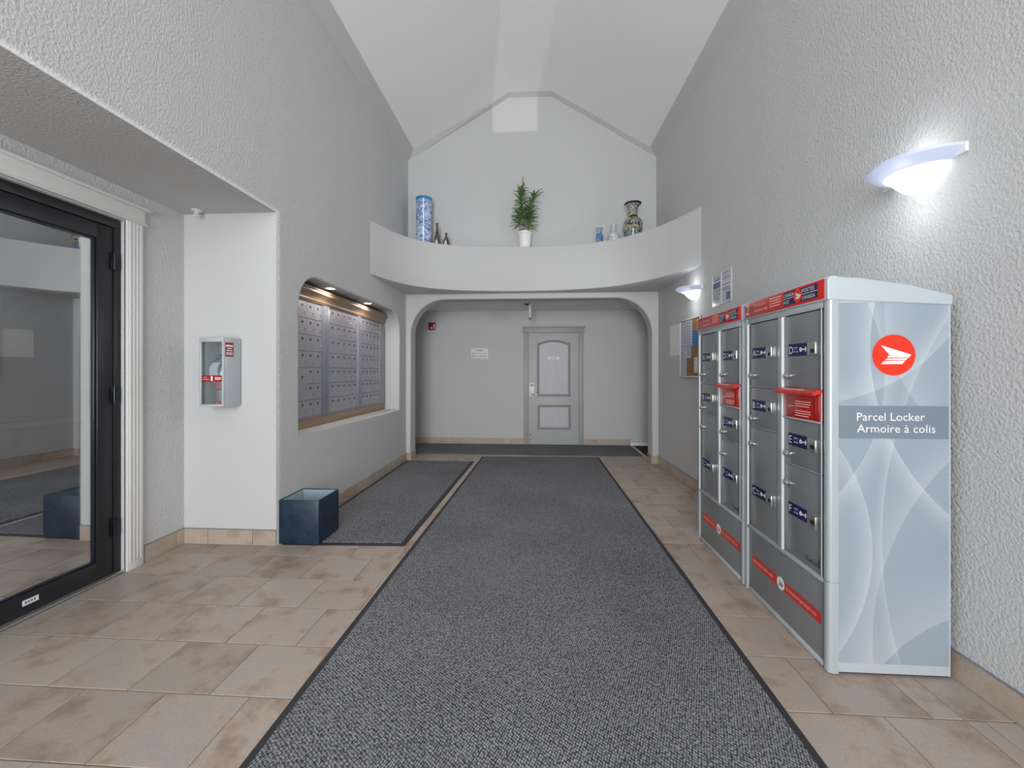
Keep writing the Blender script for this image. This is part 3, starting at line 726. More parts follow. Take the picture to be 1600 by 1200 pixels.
def downlight(y, label):
    t = thing('downlight', label, 'light', (-2.09, y, NZ1), group='recessed downlights over the mailboxes')
    bm = bmesh.new(); lathe(bm, [(0.052, 0.0), (0.056, -0.004), (0.050, -0.007), (0.040, -0.004), (0.038, 0.004)], 24); obj('trim_ring', bm, WHITE, t, smooth=True)
    bm = bmesh.new(); lathe(bm, [(0.039, -0.002), (0.022, -0.005), (0.0001, -0.006)], 20); obj('lens', bm, LENS, t, smooth=True)
    d = bpy.data.lights.new('downlight_lamp', 'SPOT'); d.energy = 9; d.color = (1.0, 0.90, 0.78); d.spot_size = math.radians(172); d.spot_blend = 0.4; d.shadow_soft_size = 0.03
    l = bpy.data.objects.new('downlight_lamp', d); COL.objects.link(l); l.parent = t; l.location = (0.045, 0, -0.010)
downlight(4.12, 'small recessed downlight over the mailboxes nearer the extinguisher pier')
downlight(5.05, 'small recessed downlight over the mailboxes nearer the archway')

# ------------------------------------------------------------------ open black box on the mat
bt = thing('storage_box', 'open-topped scuffed black box standing against the left wall', 'box', (-1.845, 3.305, 0.0125))
B, Hb, T = 0.158, 0.338, 0.010
bxo('front_panel', (-B, B, -0.165, -0.165 + T, 0, Hb), BOXEXT, bt, 0.002)
bxo('back_panel', (-B, B, 0.155, 0.165, 0, Hb), BOXEXT, bt, 0.002)
bxo('side_panel', (-B, -B + T, -0.155, 0.155, 0, Hb), BOXEXT, bt, 0.002)
bxo('side_panel', (B - T, B, -0.155, 0.155, 0, Hb), BOXEXT, bt, 0.002)
bxo('bottom_panel', (-B + T, B - T, -0.155, 0.155, 0.0, T), BOXIN, bt)
for (a, b, c, d) in ((-B + T, B - T, 0.1525, 0.155), (-B + T, B - T, -0.155, -0.1525), (-B + T, -B + T + 0.0025, -0.1525, 0.1525), (B - T - 0.0025, B - T, -0.1525, 0.1525)):
    bxo('lining', (a, b, c, d, T, Hb - 0.006), BOXIN, bt)

# ------------------------------------------------------------------ parcel lockers
def side_print():
    m, N, L, P = new_mat('locker_swirl_print')
    tc = N.new('ShaderNodeTexCoord'); sp = N.new('ShaderNodeSeparateXYZ'); L.new(tc.outputs['Object'], sp.inputs[0])
    cb = N.new('ShaderNodeCombineXYZ'); L.new(sp.outputs[0], cb.inputs[0]); L.new(sp.outputs[2], cb.inputs[1])
    acc = None
    # (cx, cz, radius, width, strength, side)
    for (cx, cz, r, wd, s, sd) in ((1.15, 1.45, 0.98, 0.10, 0.30, 1), (-0.62, 0.55, 0.80, 0.10, 0.25, -1), (1.35, 0.15, 1.17, 0.16, 0.18, 1), (-0.10, 1.95, 0.75, 0.16, 0.22, -1), (0.95, 1.62, 0.72, 0.20, 0.16, -1), (0.75, -0.35, 0.66, 0.30, 0.22, 1), (-0.55, 1.32, 0.78, 0.10, 0.20, 1), (2.1, 0.6, 1.88, 0.05, 0.20, 1)):
        sb = N.new('ShaderNodeVectorMath'); sb.operation = 'DISTANCE'; sb.inputs[1].default_value = (cx, cz, 0); L.new(cb.outputs[0], sb.inputs[0])
        d = N.new('ShaderNodeMath'); d.operation = 'SUBTRACT'; L.new(sb.outputs['Value'], d.inputs[0]); d.inputs[1].default_value = r
        k = N.new('ShaderNodeMath'); k.operation = 'MULTIPLY'; L.new(d.outputs[0], k.inputs[0]); k.inputs[1].default_value = sd / wd
        pos = N.new('ShaderNodeMath'); pos.operation = 'GREATER_THAN'; L.new(k.outputs[0], pos.inputs[0]); pos.inputs[1].default_value = 0
        iv = N.new('ShaderNodeMath'); iv.operation = 'SUBTRACT'; iv.use_clamp = True; iv.inputs[0].default_value = 1; L.new(k.outputs[0], iv.inputs[1])
        pw = N.new('ShaderNodeMath'); pw.operation = 'POWER'; L.new(iv.outputs[0], pw.inputs[0]); pw.inputs[1].default_value = 1.8
        ml = N.new('ShaderNodeMath'); ml.operation = 'MULTIPLY'; L.new(pw.outputs[0], ml.inputs[0]); L.new(pos.outputs[0], ml.inputs[1])
        st = N.new('ShaderNodeMath'); st.operation = 'MULTIPLY'; L.new(ml.outputs[0], st.inputs[0]); st.inputs[1].default_value = s
        if acc is None: acc = st.outputs[0]
        else:
            a = N.new('ShaderNodeMath'); a.operation = 'ADD'; L.new(acc, a.inputs[0]); L.new(st.outputs[0], a.inputs[1]); acc = a.outputs[0]
    mx = N.new('ShaderNodeMix'); mx.data_type = 'RGBA'; mx.inputs[7].default_value = rgb(222, 226, 230)
    mx.inputs[6].default_value = rgb(146, 158, 169); L.new(acc, mx.inputs[0]); L.new(mx.outputs[2], P.inputs['Base Color'])
    P.inputs['Roughness'].default_value = 0.32
    return m
SWIRL = side_print()
LKSIDE = mat('locker_side_grey', rgb(184, 192, 198), 0.32, 0.1, var=0.01)
TRIMBAR = mat('pale_trim_bar', rgb(226, 229, 231), 0.3, var=0.01)
YD = (0, -1, 0); ZD = (0, 0, 1)
def emblem(name_disc, parent, c, xd, r, disc, wing, base=0.0008, spokes=True):
    """round emblem with a winged chevron: c centre, xd reading direction"""
    xd = Vector(xd); zd = Vector(ZD); nd = xd.cross(zd); c = Vector(c)
    def P3(u, v, d): return tuple(c + xd * u * r + zd * v * r + nd * d)
    if disc:
        bm = bmesh.new(); prism(bm, [(math.cos(2 * PI * k / 40), math.sin(2 * PI * k / 40)) for k in range(40)], P3, 0.0002, base)
        dd = obj(name_disc, bm, disc, parent)
    polys = [[(-0.60, 0.48), (0.80, 0.02), (0.62, -0.02), (-0.20, 0.0)],
             [(-0.26, -0.02), (0.62, -0.02), (0.80, 0.02), (0.70, -0.12), (-0.30, -0.12)],
             [(-0.34, -0.17), (0.64, -0.15), (0.56, -0.25), (-0.42, -0.25)],
             [(-0.46, -0.30), (0.52, -0.28), (0.38, -0.44), (-0.60, -0.44)]]
    bm = bmesh.new()
    for p in polys: prism(bm, p, P3, base, base + 0.0006)
    obj('emblem_wing', bm, wing, parent)
def label_plate(door, yc, z, letter, mesh):
    """navy label with letter + key mark on the left, pull handle on the right; yc = far end of the label"""
    bxo('door_label', (-0.0012, 0.0, yc - 0.152, yc, z - 0.031, z + 0.031), NAVY, door)
    text('door_letter', letter, PALE, door, (-0.0012, yc - 0.008, z - 0.019), YD, ZD, height=0.038)
    for i, (zz, ww) in enumerate(((0.010, 0.030), (0.0, 0.034), (-0.010, 0.034))):
        bxo('label_line', (-0.0018, -0.0011, yc - 0.048 - ww, yc - 0.048, z + zz - 0.0014, z + zz + 0.0014), BLUEINK if i == 1 else PALE, door)
    bm = bmesh.new()
    prism(bm, [(0.011 * math.cos(2 * PI * k / 14), 0.011 * math.sin(2 * PI * k / 14)) for k in range(14)], lambda u, v, d: (d, yc - 0.103 - u, z + v), -0.0012, -0.0018)
    box(bm, -0.0018, -0.0012, yc - 0.138, yc - 0.106, z - 0.0035, z + 0.0035)
    prism(bm, [(-0.007, 0), (0, 0.014), (0.007, 0), (0, -0.014)], lambda u, v, d: (d, yc - 0.141 - u, z + v), -0.0012, -0.0018)
    obj('key_mark', bm, PALE, door)
    h = bxo('handle_plate', (-0.003, 0.0, yc - 0.246, yc - 0.154, z - 0.029, z + 0.029), STEEL, door, 0.001)
    bxo('handle_grip', (-0.022, -0.003, yc - 0.246, yc - 0.236, z - 0.029, z + 0.029), CHROME, door, 0.002)
    bxo('key_slot', (-0.0042, -0.003, yc - 0.222, yc - 0.180, z - 0.020, z - 0.002), INK, door)
def knob(door, y, z):
    bm = bmesh.new(); lathe(bm, [(0.019, 0), (0.019, 0.006), (0.014, 0.010), (0.010, 0.010), (0.010, 0.016), (0.006, 0.019), (0.0001, 0.019)], 18)
    for v in bm.verts: v.co = (-v.co.z, v.co.x + y, v.co.y + z)
    obj('lock_knob', bm, CHROME, door, smooth=True)
def locker(y0, label, number, graphics):
    t = thing('parcel_locker', label, 'locker', (1.289, y0, 0), group='parcel lockers against the right wall')
    D, Wd = 0.505, 0.768
    bxo('cabinet_body', (0.014, D, 0.012, Wd - 0.012, 0.0, 1.665), LKDARK, t)
    # side panels with rounded front posts
    for s, (a, b) in (('n', (0.0, 0.012)), ('f', (Wd - 0.012, Wd))):
        bm = bmesh.new(); box(bm, 0.004, D, a, b, 0.012, 1.66); sp = obj('side_panel', bm, LKSIDE, t)
        if graphics and s == 'n':
            bxo('printed_panel', (0.034, D - 0.008, -0.0016, 0.0, 0.055, 1.648), SWIRL, sp)
            bxo('slate_band', (0.035, D - 0.010, -0.0028, -0.0017, 1.048, 1.192), LKBAND, sp)
            text('side_lettering', 'Parcel Locker', PALE, sp, (0.113, -0.0030, 1.127), (1, 0, 0), ZD, width=0.283, height=0.036)
            text('side_lettering', 'Armoire \u00e0 colis', PALE, sp, (0.113, -0.0030, 1.075), (1, 0, 0), ZD, width=0.326, height=0.036)
            emblem('emblem_disc', sp, (0.268, -0.0018, 1.416), (1, 0, 0), 0.090, LOGORED, PALE, 0.001)
    for a, b in ((-0.003, 0.042), (Wd - 0.042, Wd + 0.003)):
        for z0, z1 in ((0.004, 0.405), (0.408, 1.664)):
            bm = bmesh.new(); v, f = box(bm, -0.006, 0.036, a, b, z0, z1)
            ed = [e for e in bm.edges if abs(e.verts[0].co.z - e.verts[1].co.z) > 0.1 and e.verts[0].co.x < 0]
            bmesh.ops.bevel(bm, geom=ed, offset=0.018, segments=5, profile=0.5, affect='EDGES')
            obj('corner_post', bm, LKFRAME, t, smooth=True)
    # front frame
    for (ya, yb, za, zb) in ((0.042, Wd - 0.042, 1.632, 1.664), (0.042, Wd - 0.042, 0.385, 0.405), (0.348, 0.402, 0.405, 1.632)):
        bxo('front_frame', (-0.004, 0.014, ya, yb, za, zb), LKFRAME, t, 0.002)
    for y in (0.347, Wd - 0.053): bxo('door_trim_bar', (-0.011, -0.003, y, y + 0.014, 0.406, 1.630), TRIMBAR, t, 0.002)
    bxo('door_trim_bar', (-0.008, -0.003, 0.0425, 0.050, 0.406, 1.630), LKFRAME, t, 0.002)
    # doors: near column y .050-.346, far column .402-.716
    cols = {'near': (0.0505, 0.346), 'far': (0.4025, Wd - 0.0525)}
    def dr(col, za, zb, letter, zl, zk, name='locker_door'):
        a, b = cols[col]
        bm = bmesh.new(); box(bm, 0.0, 0.013, a + 0.001, b - 0.001, za + 0.003, zb - 0.003); bev(bm, 0.002, 2)
        o = obj(name, bm, LKDOOR, t, smooth=True)
        if letter:
            label_plate(o, b - 0.037, zl, letter, None)
            knob(o, b - 0.030, zk)
        bxo('door_lip', (-0.003, 0.0, a, b, za + 0.0005, za + 0.004), LKFRAME, o)
        return o
    dr('far', 1.25, 1.63, 'A', 1.452, 1.318)
    dr('far', 1.01, 1.25, 'B', 1.143, 1.058)
    dr('far', 0.406, 1.01, 'C', 0.632, 0.908)
    dr('near', 1.255, 1.63, 'D', 1.452, 1.320)
    dr('near', 0.868, 1.105, 'E', 0.998, 0.919)
    o = dr('near', 0.406, 0.868, 'F', 0.644, 0.768)
    text('wordmark', 'Canada', INK, o, (-0.0002, 0.165, 0.437), YD, ZD, height=0.025)
    fl = bmesh.new(); box(fl, -0.0012, -0.0002, 0.066, 0.076, 0.462, 0.470); obj('wordmark_flag', fl, INK, o)
    # red letter slot
    a, b = cols['near']
    s = bxo('letter_slot', (-0.006, 0.013, a + 0.002, b - 0.002, 1.112, 1.252), SLOTRED, t, 0.003)
    bm = bmesh.new()
    prism(bm, [(-0.006, 1.262), (-0.040, 1.253), (-0.046, 1.243), (-0.046, 1.232), (-0.036, 1.232), (-0.006, 1.245)], lambda u, v, d: (u, d, v), a - 0.010, b + 0.012)
    bev(bm, 0.0015, 1); obj('slot_hood', bm, RED, s)
    bxo('slot_cheek', (-0.012, -0.005, a + 0.002, a + 0.030, 1.114, 1.236), SLOTRED, s, 0.002)
    bxo('slot_ledge', (-0.010, -0.004, a + 0.002, b - 0.002, 1.104, 1.112), LKSIDE, s, 0.001)
    for k in range(6):
        zz = 1.196 - 0.0115 * k - (0.012 if k > 2 else 0)
        bxo('slot_text_line', (-0.0068, -0.0058, b - 0.222 + (0.012 if k in (2, 5) else 0.0), b - 0.105, zz - 0.002, zz + 0.002), PALERED, s)
    bm = bmesh.new(); lathe(bm, [(0.010, 0), (0.010, 0.004), (0.006, 0.005), (0.0001, 0.005)], 14)
    for v in bm.verts: v.co = (-0.006 - v.co.z, v.co.x + b - 0.062, v.co.y + 1.168)
    obj('slot_lock', bm, CHROME, s, smooth=True)
    for ya, yb in ((b - 0.118, b - 0.078), (b - 0.148, b - 0.128), (b - 0.215, b - 0.158)):
        bm = bmesh.new(); prism(bm, [(-0.0418, 1.2536), (-0.0285, 1.2571), (-0.0285, 1.2579), (-0.0418, 1.2544)], lambda u, v, d: (u, d, v), ya, yb); obj('hood_print', bm, PALERED, s)
    # base panel
    bpn = bxo('base_panel', (0.002, 0.013, 0.044, Wd - 0.044, 0.030, 0.384), LKDOOR, t, 0.002)
    bxo('plinth', (-0.002, 0.012, 0.044, Wd - 0.044, 0.004, 0.030), LKSIDE, t, 0.002)
    for ya, yb, tx in ((0.424, 0.680, 'Delivering the online world'), (0.058, 0.346, "Du monde en ligne jusqu'\u00e0 vous")):
        st = bxo('red_strip', (0.0008, 0.002, ya, yb, 0.182, 0.238), RED, bpn)
        text('strip_lettering', tx, PALERED, bpn, (0.0006, yb - 0.015, 0.203), YD, ZD, width=(yb - ya) - 0.05, height=0.019)
    emblem('emblem_disc', bpn, (0.0018, 0.384, 0.210), YD, 0.034, PALE, GREYINK, 0.001)
    # hood with red sign
    bm = bmesh.new()
    prism(bm, [(-0.012, 1.664), (D + 0.002, 1.636), (D + 0.002, 1.676), (0.33, 1.722), (0.12, 1.757), (0.03, 1.766), (-0.002, 1.766), (-0.012, 1.758)], lambda u, v, d: (u, d, v), -0.006, Wd + 0.004)
    ed = [e for e in bm.edges if all(abs(v.co.x) < 0.05 for v in e.verts)]
    bmesh.ops.bevel(bm, geom=ed, offset=0.006, segments=3, profile=0.5, affect='EDGES')
    hood = obj('hood', bm, LKSIDE, t, smooth=True)
    zb, zt = 1.672, 1.760
    bxo('header_sign', (-0.0145, -0.012, 0.014, Wd - 0.028, zb, zt), RED, hood, 0.001)
    hx = -0.0146
    def blue(y0, y1, z0, z1): bxo('header_block', (hx - 0.0008, hx + 0.0004, y0, y1, z0, z1), NAVY, hood)
    blue(0.200, 0.330, 1.684, 1.750); blue(0.058, 0.200, 1.684, 1.750)
    bxo('header_rule', (hx - 0.0014, hx - 0.0006, 0.058, 0.330, 1.716, 1.7185), PALE, hood)
    tx = hx - 0.0007
    text('header_lettering', 'CANADA', PALE, hood, (tx, 0.326, 1.725), YD, ZD, width=0.088, height=0.018)
    text('header_lettering', 'POST', PALE, hood, (tx, 0.326, 1.690), YD, ZD, width=0.052, height=0.018)
    text('header_lettering', 'POSTES', PALE, hood, (tx, 0.172, 1.725), YD, ZD, width=0.092, height=0.018)
    text('header_lettering', 'CANADA', PALE, hood, (tx, 0.172, 1.690), YD, ZD, width=0.098, height=0.018)
    emblem('header_emblem', hood, (hx - 0.0012, 0.205, 1.717), YD, 0.033, LOGORED, PALE, 0.0012)
    text('header_lettering', 'Parcel Locker', PALERED, hood, (hx, 0.625, 1.724), YD, ZD, width=0.125, height=0.016)
    text('header_lettering', 'Armoire \u00e0 colis', PALERED, hood, (hx, 0.625, 1.694), YD, ZD, width=0.140, height=0.016)
    for k in range(4):
        zz = 1.742 - 0.014 * k
        bxo('header_small_print', (hx - 0.0006, hx + 0.0004, 0.352 + 0.01 * (k % 2), 0.462, zz - 0.0022, zz + 0.0022), PALERED, hood)
    if number: text('header_number', number, PALERED, hood, (hx, 0.728, 1.688), YD, ZD, width=0.042, height=0.060)
    return t
locker(1.962, 'grey parcel locker with Parcel Locker lettering and red emblem on its side', '2', True)
locker(2.742, 'grey parcel locker between its lettered twin and the pinboard', '', False)

# ------------------------------------------------------------------ wall lamps on the right wall
def sconce(y, z, label, watts):
    t = thing('wall_sconce', label, 'lamp', (wx(y), y, z), RANG, group='frosted half-bowl wall lamps')
    a0, a1 = PI / 2, 3 * PI / 2
    bm = bmesh.new()   # frosted bowl (half revolved)
    lathe(bm, [(0.168, 0.0), (0.150, -0.012), (0.132, -0.022), (0.118, -0.034), (0.100, -0.058), (0.078, -0.082), (0.050, -0.100), (0.020, -0.108), (0.0005, -0.109)], 28, sx=1.05, a0=a0, a1=a1)
    obj('bowl', bm, GLOW, t, smooth=True)
    bm = bmesh.new()   # wide glass rim
    lathe(bm, [(0.150, 0.004), (0.196, 0.026), (0.206, 0.026), (0.206, 0.014), (0.182, -0.006), (0.152, -0.020), (0.140, -0.020), (0.150, 0.004)], 28, sx=1.05, a0=a0, a1=a1)
    obj('rim', bm, RIMGLASS, t, smooth=True)
    bxo('backplate', (-0.018, 0.0, -0.212, 0.212, -0.018, 0.026), CASING, t, 0.004)
    d = bpy.data.lights.new('sconce_lamp', 'POINT'); d.energy = watts * 0.08; d.color = (1.0, 0.985, 0.96); d.shadow_soft_size = 0.05
    l = bpy.data.objects.new('sconce_lamp', d); COL.objects.link(l); l.parent = t; l.location = (-0.10, 0, 0.075)
    d = bpy.data.lights.new('sconce_glow', 'AREA'); d.shape = 'ELLIPSE'; d.size = 0.30; d.size_y = 0.10; d.energy = watts * 1.7; d.color = (0.97, 0.985, 1.0)
    l = bpy.data.objects.new('sconce_glow', d); COL.objects.link(l); l.parent = t; l.location = (-0.225, 0, -0.045); l.rotation_euler = (0, math.radians(76), 0)
    d = bpy.data.lights.new('bowl_glow', 'POINT'); d.energy = watts * 0.16; d.color = (0.98, 0.99, 1.0); d.shadow_soft_size = 0.06
    l = bpy.data.objects.new('bowl_glow', d); COL.objects.link(l); l.parent = t; l.location = (-0.16, 0, -0.19)
    return t
sconce(2.125, 2.30, 'frosted half-bowl wall lamp above the parcel lockers', 5)
sconce(4.87, 2.255, 'frosted half-bowl wall lamp beside the curved ledge', 5)

# ------------------------------------------------------------------ papers on the right wall
def wall_item(name, label, cat, y0, y1, z0, z1, th, m, bevel=0.0):
    yc = (y0 + y1) / 2
    t = thing(name, label, cat, (wx(yc), yc, z0), RANG)
    h = (y1 - y0) / 2
    bxo('sheet' if cat == 'paper' else 'board', (-th, 0.0, -h, h, 0, z1 - z0), m, t, bevel)
    return t, h, z1 - z0
t, h, H = wall_item('notice_sheet', 'printed notices in a clear sleeve on the wall above the lockers', 'paper', 4.02, 4.437, 1.995, 2.315, 0.004, SLEEVE)
bxo('sleeve_seam', (-0.0055, -0.004, -0.004, 0.004, 0.01, H - 0.01), PALE, t)
bxo('sleeve_edge', (-0.0055, -0.004, h - 0.006, h, 0, H), PALE, t)
bxo('sleeve_edge', (-0.0055, -0.004, -h, -h + 0.006, 0, H), PALE, t)
rnd = random.Random(3)
for (ya, yb) in ((-h + 0.02, -0.015), (0.015, h - 0.02)):
    z = H - 0.03
    while z > 0.03:
        k = rnd.choice((0, 0, 1, 2))
        if k < 2: bxo('print_line', (-0.0052, -0.0042, ya + rnd.uniform(0, 0.05), yb - rnd.uniform(0, 0.02), z - (0.006 if k else 0.003), z + (0.006 if k else 0.003)), GREYINK if rnd.random() < .5 else BLUEINK, t)
        z -= 0.018
for (ya, yb, za, zb) in ((0.03, h - 0.03, H * 0.55, H * 0.72), (-h + 0.03, -0.10, 0.03, 0.10)): bxo('print_block', (-0.0054, -0.0041, ya, yb, za, zb), BLUEINK, t)
wall_item('blank_sheet', 'blank white sheet on the wall beside the pinboard', 'paper', 5.335, 5.74, 1.542, 1.940, 0.004, PAPER)
t, h, H = wall_item('pinboard', 'cork pinboard with bluish notices partly hidden by the lockers', 'board', 4.70, 5.322, 1.275, 1.955, 0.014, CORK)
for (a, b, c, d) in ((-h, h, 0, 0.014), (-h, h, H - 0.014, H), (-h, -h + 0.014, 0.014, H - 0.014), (h - 0.014, h, 0.014, H - 0.014)): bxo('board_edge', (-0.022, 0.0, a, b, c, d), CASING, t, 0.002)
def pinned(y0, y1, z0, z1, m, lab, name='pinned_notice', lines=0):
    yc = (y0 + y1) / 2
    o = thing(name, lab, 'paper', (wx(yc) - 0.0145, yc, z0), RANG, group='notices on the pinboard')
    bxo('sheet', (-0.0025, 0, -(y1 - y0) / 2, (y1 - y0) / 2, 0, z1 - z0), m, o)
    for k in range(lines):
        zz = (z1 - z0) - 0.03 - k * (z1 - z0 - 0.05) / max(1, lines - 1)
        bxo('print_line', (-0.0033, -0.0024, -(y1 - y0) / 2 + 0.02 + 0.03 * (k % 3 == 1), (y1 - y0) / 2 - 0.02, zz - 0.003, zz + 0.003), GREYINK, o)
pinned(4.94, 5.300, 1.63, 1.935, BLUEPAPER, 'large bluish notice at the top of the pinboard', lines=9)
pinned(5.12, 5.300, 1.295, 1.625, BLUEPAPER, 'tall bluish notice low on the pinboard beside the white sheet', lines=11)
pinned(4.975, 5.115, 1.50, 1.625, BLUEPAPER, 'small bluish slip in the middle of the pinboard', lines=5)
pinned(4.78, 4.93, 1.62, 1.80, mat('blue_flyer', rgb(40, 110, 170), 0.4), 'bright blue flyer on the pinboard beside the lockers')
pinned(4.78, 4.875, 1.33, 1.50, PAPER, 'small white slip on bare cork of the pinboard', lines=3)

# ------------------------------------------------------------------ extinguisher cabinet
cab = thing('extinguisher_cabinet', 'grey glass-fronted fire extinguisher cabinet on the pier wall', 'cabinet', (-2.395, YA, 1.086))
w2, dp_, ch = 0.094, 0.175, 0.509
bxo('cabinet_back', (-w2, w2, -0.006, 0.0, 0, ch), CABIN, cab)
for (a, b) in ((-w2, -w2 + 0.006), (w2 - 0.006, w2)): cs = bxo('cabinet_side', (a, b, -dp_, -0.006, 0, ch), CABG, cab, 0.002)
bxo('cabinet_top', (-w2 + 0.006, w2 - 0.006, -dp_, -0.006, ch - 0.006, ch), CABG, cab)
bxo('cabinet_bottom', (-w2 + 0.006, w2 - 0.006, -dp_, -0.006, 0, 0.006), CABG, cab)
fw = 0.017
for (a, b, c, d) in ((-w2, w2, 0, fw), (-w2, w2, ch - 0.034, ch), (-w2, -w2 + fw, fw, ch - 0.034), (w2 - 0.014, w2, fw, ch - 0.034)): bxo('door_frame', (a, b, -dp_ - 0.012, -dp_, c, d), CABG, cab, 0.002)
pn = bxo('pane', (-w2 + fw, w2 - 0.014, -dp_ - 0.007, -dp_ - 0.004, fw, ch - 0.034), CABGLASS, cab)
gb = bxo('glass_label', (-w2 + fw, w2 - 0.014, -dp_ - 0.0085, -dp_ - 0.0072, 0.183, 0.228), REDPL, cab)
text('label_lettering', 'FIRE', PALE, gb, (-0.048, -dp_ - 0.0088, 0.209), (1, 0, 0), ZD, height=0.008, align='CENTER')
text('label_lettering', 'EXTINGUISHER', PALE, gb, (-0.046, -dp_ - 0.0088, 0.195), (1, 0, 0), ZD, width=0.052, height=0.008, align='CENTER')
for zz in (0.211, 0.200): bxo('label_line', (0.025, 0.072, -dp_ - 0.0092, -dp_ - 0.0084, zz - 0.003, zz + 0.003), PALE, gb)
bxo('label_figure', (-0.006, 0.008, -dp_ - 0.0092, -dp_ - 0.0084, 0.188, 0.222), PALE, gb)
sl = bxo('side_label', (w2, w2 + 0.0012, -dp_ + 0.004, -dp_ + 0.088, ch - 0.142, ch - 0.036), REDPL, cab)
for zz, a in ((0.448, 0.0), (0.428, 0.012), (0.412, 0.004), (0.396, 0.004), (0.384, 0.004)): bxo('label_line', (w2 + 0.001, w2 + 0.0018, -dp_ + 0.010 + a, -dp_ + 0.082 - a, zz - (0.007 if zz > 0.44 else 0.003), zz + (0.006 if zz > 0.44 else 0.003)), PALE, sl)
ex = thing('fire_extinguisher', 'red and steel fire extinguisher with a paper tag inside the cabinet', 'extinguisher', (-2.372, YA - 0.092, 1.0925))
bm = bmesh.new(); lathe(bm, [(0.0001, 0.0), (0.046, 0.0), (0.050, 0.006), (0.050, 0.24), (0.046, 0.265), (0.032, 0.290), (0.018, 0.302), (0.018, 0.315), (0.0001, 0.315)], 28); obj('cylinder', bm, STEEL, ex, smooth=True)
for z0, z1, m in ((0.01, 0.035, EXRED), (0.12, 0.19, EXRED), (0.112, 0.12, INK)):
    bm = bmesh.new(); lathe(bm, [(0.0502, z0), (0.0512, z0), (0.0512, z1), (0.0502, z1)], 28); obj('label_band', bm, m, ex, smooth=True)
bxo('valve', (-0.014, 0.014, -0.014, 0.014, 0.313, 0.352), STEEL, ex, 0.003)
bm = bmesh.new(); tube(bm, [(0.0, 0.0, 0.352), (0.0, -0.03, 0.372), (0.0, -0.06, 0.372)], 0.007, 8); obj('lever', bm, INK, ex, smooth=True)
bm = bmesh.new(); tube(bm, [(0.0, 0.0, 0.338), (-0.035, -0.010, 0.352), (-0.062, -0.016, 0.330), (-0.066, -0.018, 0.27), (-0.058, -0.012, 0.15)], 0.008, 8); obj('hose', bm, INK, ex, smooth=True)
bm = bmesh.new(); prism(bm, [(-0.068, 0.215), (-0.002, 0.215), (-0.002, 0.285), (0.018, 0.318), (-0.035, 0.318), (-0.068, 0.282)], lambda u, v, d: (u, d, v), -0.058, -0.056); obj('paper_tag', bm, TAG, ex)

# ------------------------------------------------------------------ ceiling and wall fittings
def sprinkler(loc, label, m, r=0.035, drop=0.045):
    t = thing('sprinkler_head', label, 'sprinkler', loc)
    bm = bmesh.new(); lathe(bm, [(0.0001, 0), (r, 0), (r, -0.004), (r * 0.6, -0.010), (0.014, -0.012)], 20); obj('escutcheon', bm, m, t, smooth=True)
    bm = bmesh.new(); lathe(bm, [(0.012, -0.010), (0.012, -0.022), (0.006, -0.026), (0.0001, -0.026)], 12); obj('body', bm, m, t, smooth=True)
    for s in (-1, 1):
        bm = bmesh.new(); tube(bm, [(s * 0.010, 0, -0.020), (s * 0.016, 0, -0.034), (s * 0.004, 0, -drop)], 0.0035, 6); obj('yoke_arm', bm, m, t, smooth=True)
    bm = bmesh.new(); lathe(bm, [(0.0001, -drop), (0.020, -drop), (0.020, -drop - 0.003), (0.0001, -drop - 0.003)], 16); obj('deflector', bm, m, t, smooth=True)
sprinkler((-2.60, 3.055, 2.57), 'white fire sprinkler head on the alcove soffit', WHITEPL)
t = thing('ceiling_sensor', 'small dark grey dome on the corridor ceiling beside the hanging sign', 'sensor', (-0.196, 6.85, 2.45))
bm = bmesh.new(); lathe(bm, [(0.0001, 0), (0.05, 0), (0.05, -0.008), (0.042, -0.012)], 20); obj('base_plate', bm, MOULD, t, smooth=True)
bm = bmesh.new(); lathe(bm, [(0.043, -0.008), (0.040, -0.022), (0.026, -0.036), (0.0001, -0.040)], 20); obj('dome', bm, mat('dark_grey_dome', rgb(64, 64, 66), 0.4), t, smooth=True)
SIGNPL = mat('sign_plastic', rgb(188, 188, 188), 0.5, var=0.01)
t = thing('exit_sign', 'white hanging sign box seen edge-on below the corridor ceiling', 'sign', (-0.146, 7.02, 2.45))
bxo('canopy', (-0.035, 0.035, -0.05, 0.05, -0.012, 0.0), WHITEPL, t, 0.003)
bxo('stem', (-0.008, 0.008, -0.008, 0.008, -0.03, -0.012), WHITEPL, t)
bxo('sign_body', (-0.021, 0.021, -0.15, 0.15, -0.232, -0.03), SIGNPL, t, 0.006)
t = thing('ceiling_disc', 'flat white round vent on the corridor ceiling near the carpet', 'vent', (1.37, 7.35, 2.45))
bm = bmesh.new(); lathe(bm, [(0.0001, -0.006), (0.06, -0.006), (0.075, -0.004), (0.08, 0.0), (0.0001, 0)], 24); obj('disc', bm, WHITE, t, smooth=True)
bm = bmesh.new(); lathe(bm, [(0.05, -0.006), (0.05, -0.009), (0.056, -0.009), (0.056, -0.006)], 24); obj('ring', bm, WHITE, t, smooth=True)
t = thing('fire_alarm', 'dark red fire alarm strobe on the corridor wall', 'alarm', (-1.972, YW, 2.11))
bxo('housing', (-0.066, 0.066, -0.045, 0.0, 0.0, 0.138), REDPL, t, 0.006)
bxo('face', (-0.050, 0.036, -0.050, -0.044, 0.016, 0.122), mat('deep_red_plastic', rgb(120, 12, 16), 0.4), t, 0.003)
bxo('strobe_lens', (0.036, 0.046, -0.053, -0.044, 0.05, 0.115), PALE, t, 0.003)
bxo('horn_grille', (-0.03, 0.006, -0.053, -0.049, 0.022, 0.046), PALERED, t, 0.003)
t = thing('wall_sign', 'small white printed sign on the corridor wall', 'sign', (-1.093, YW, 1.575))
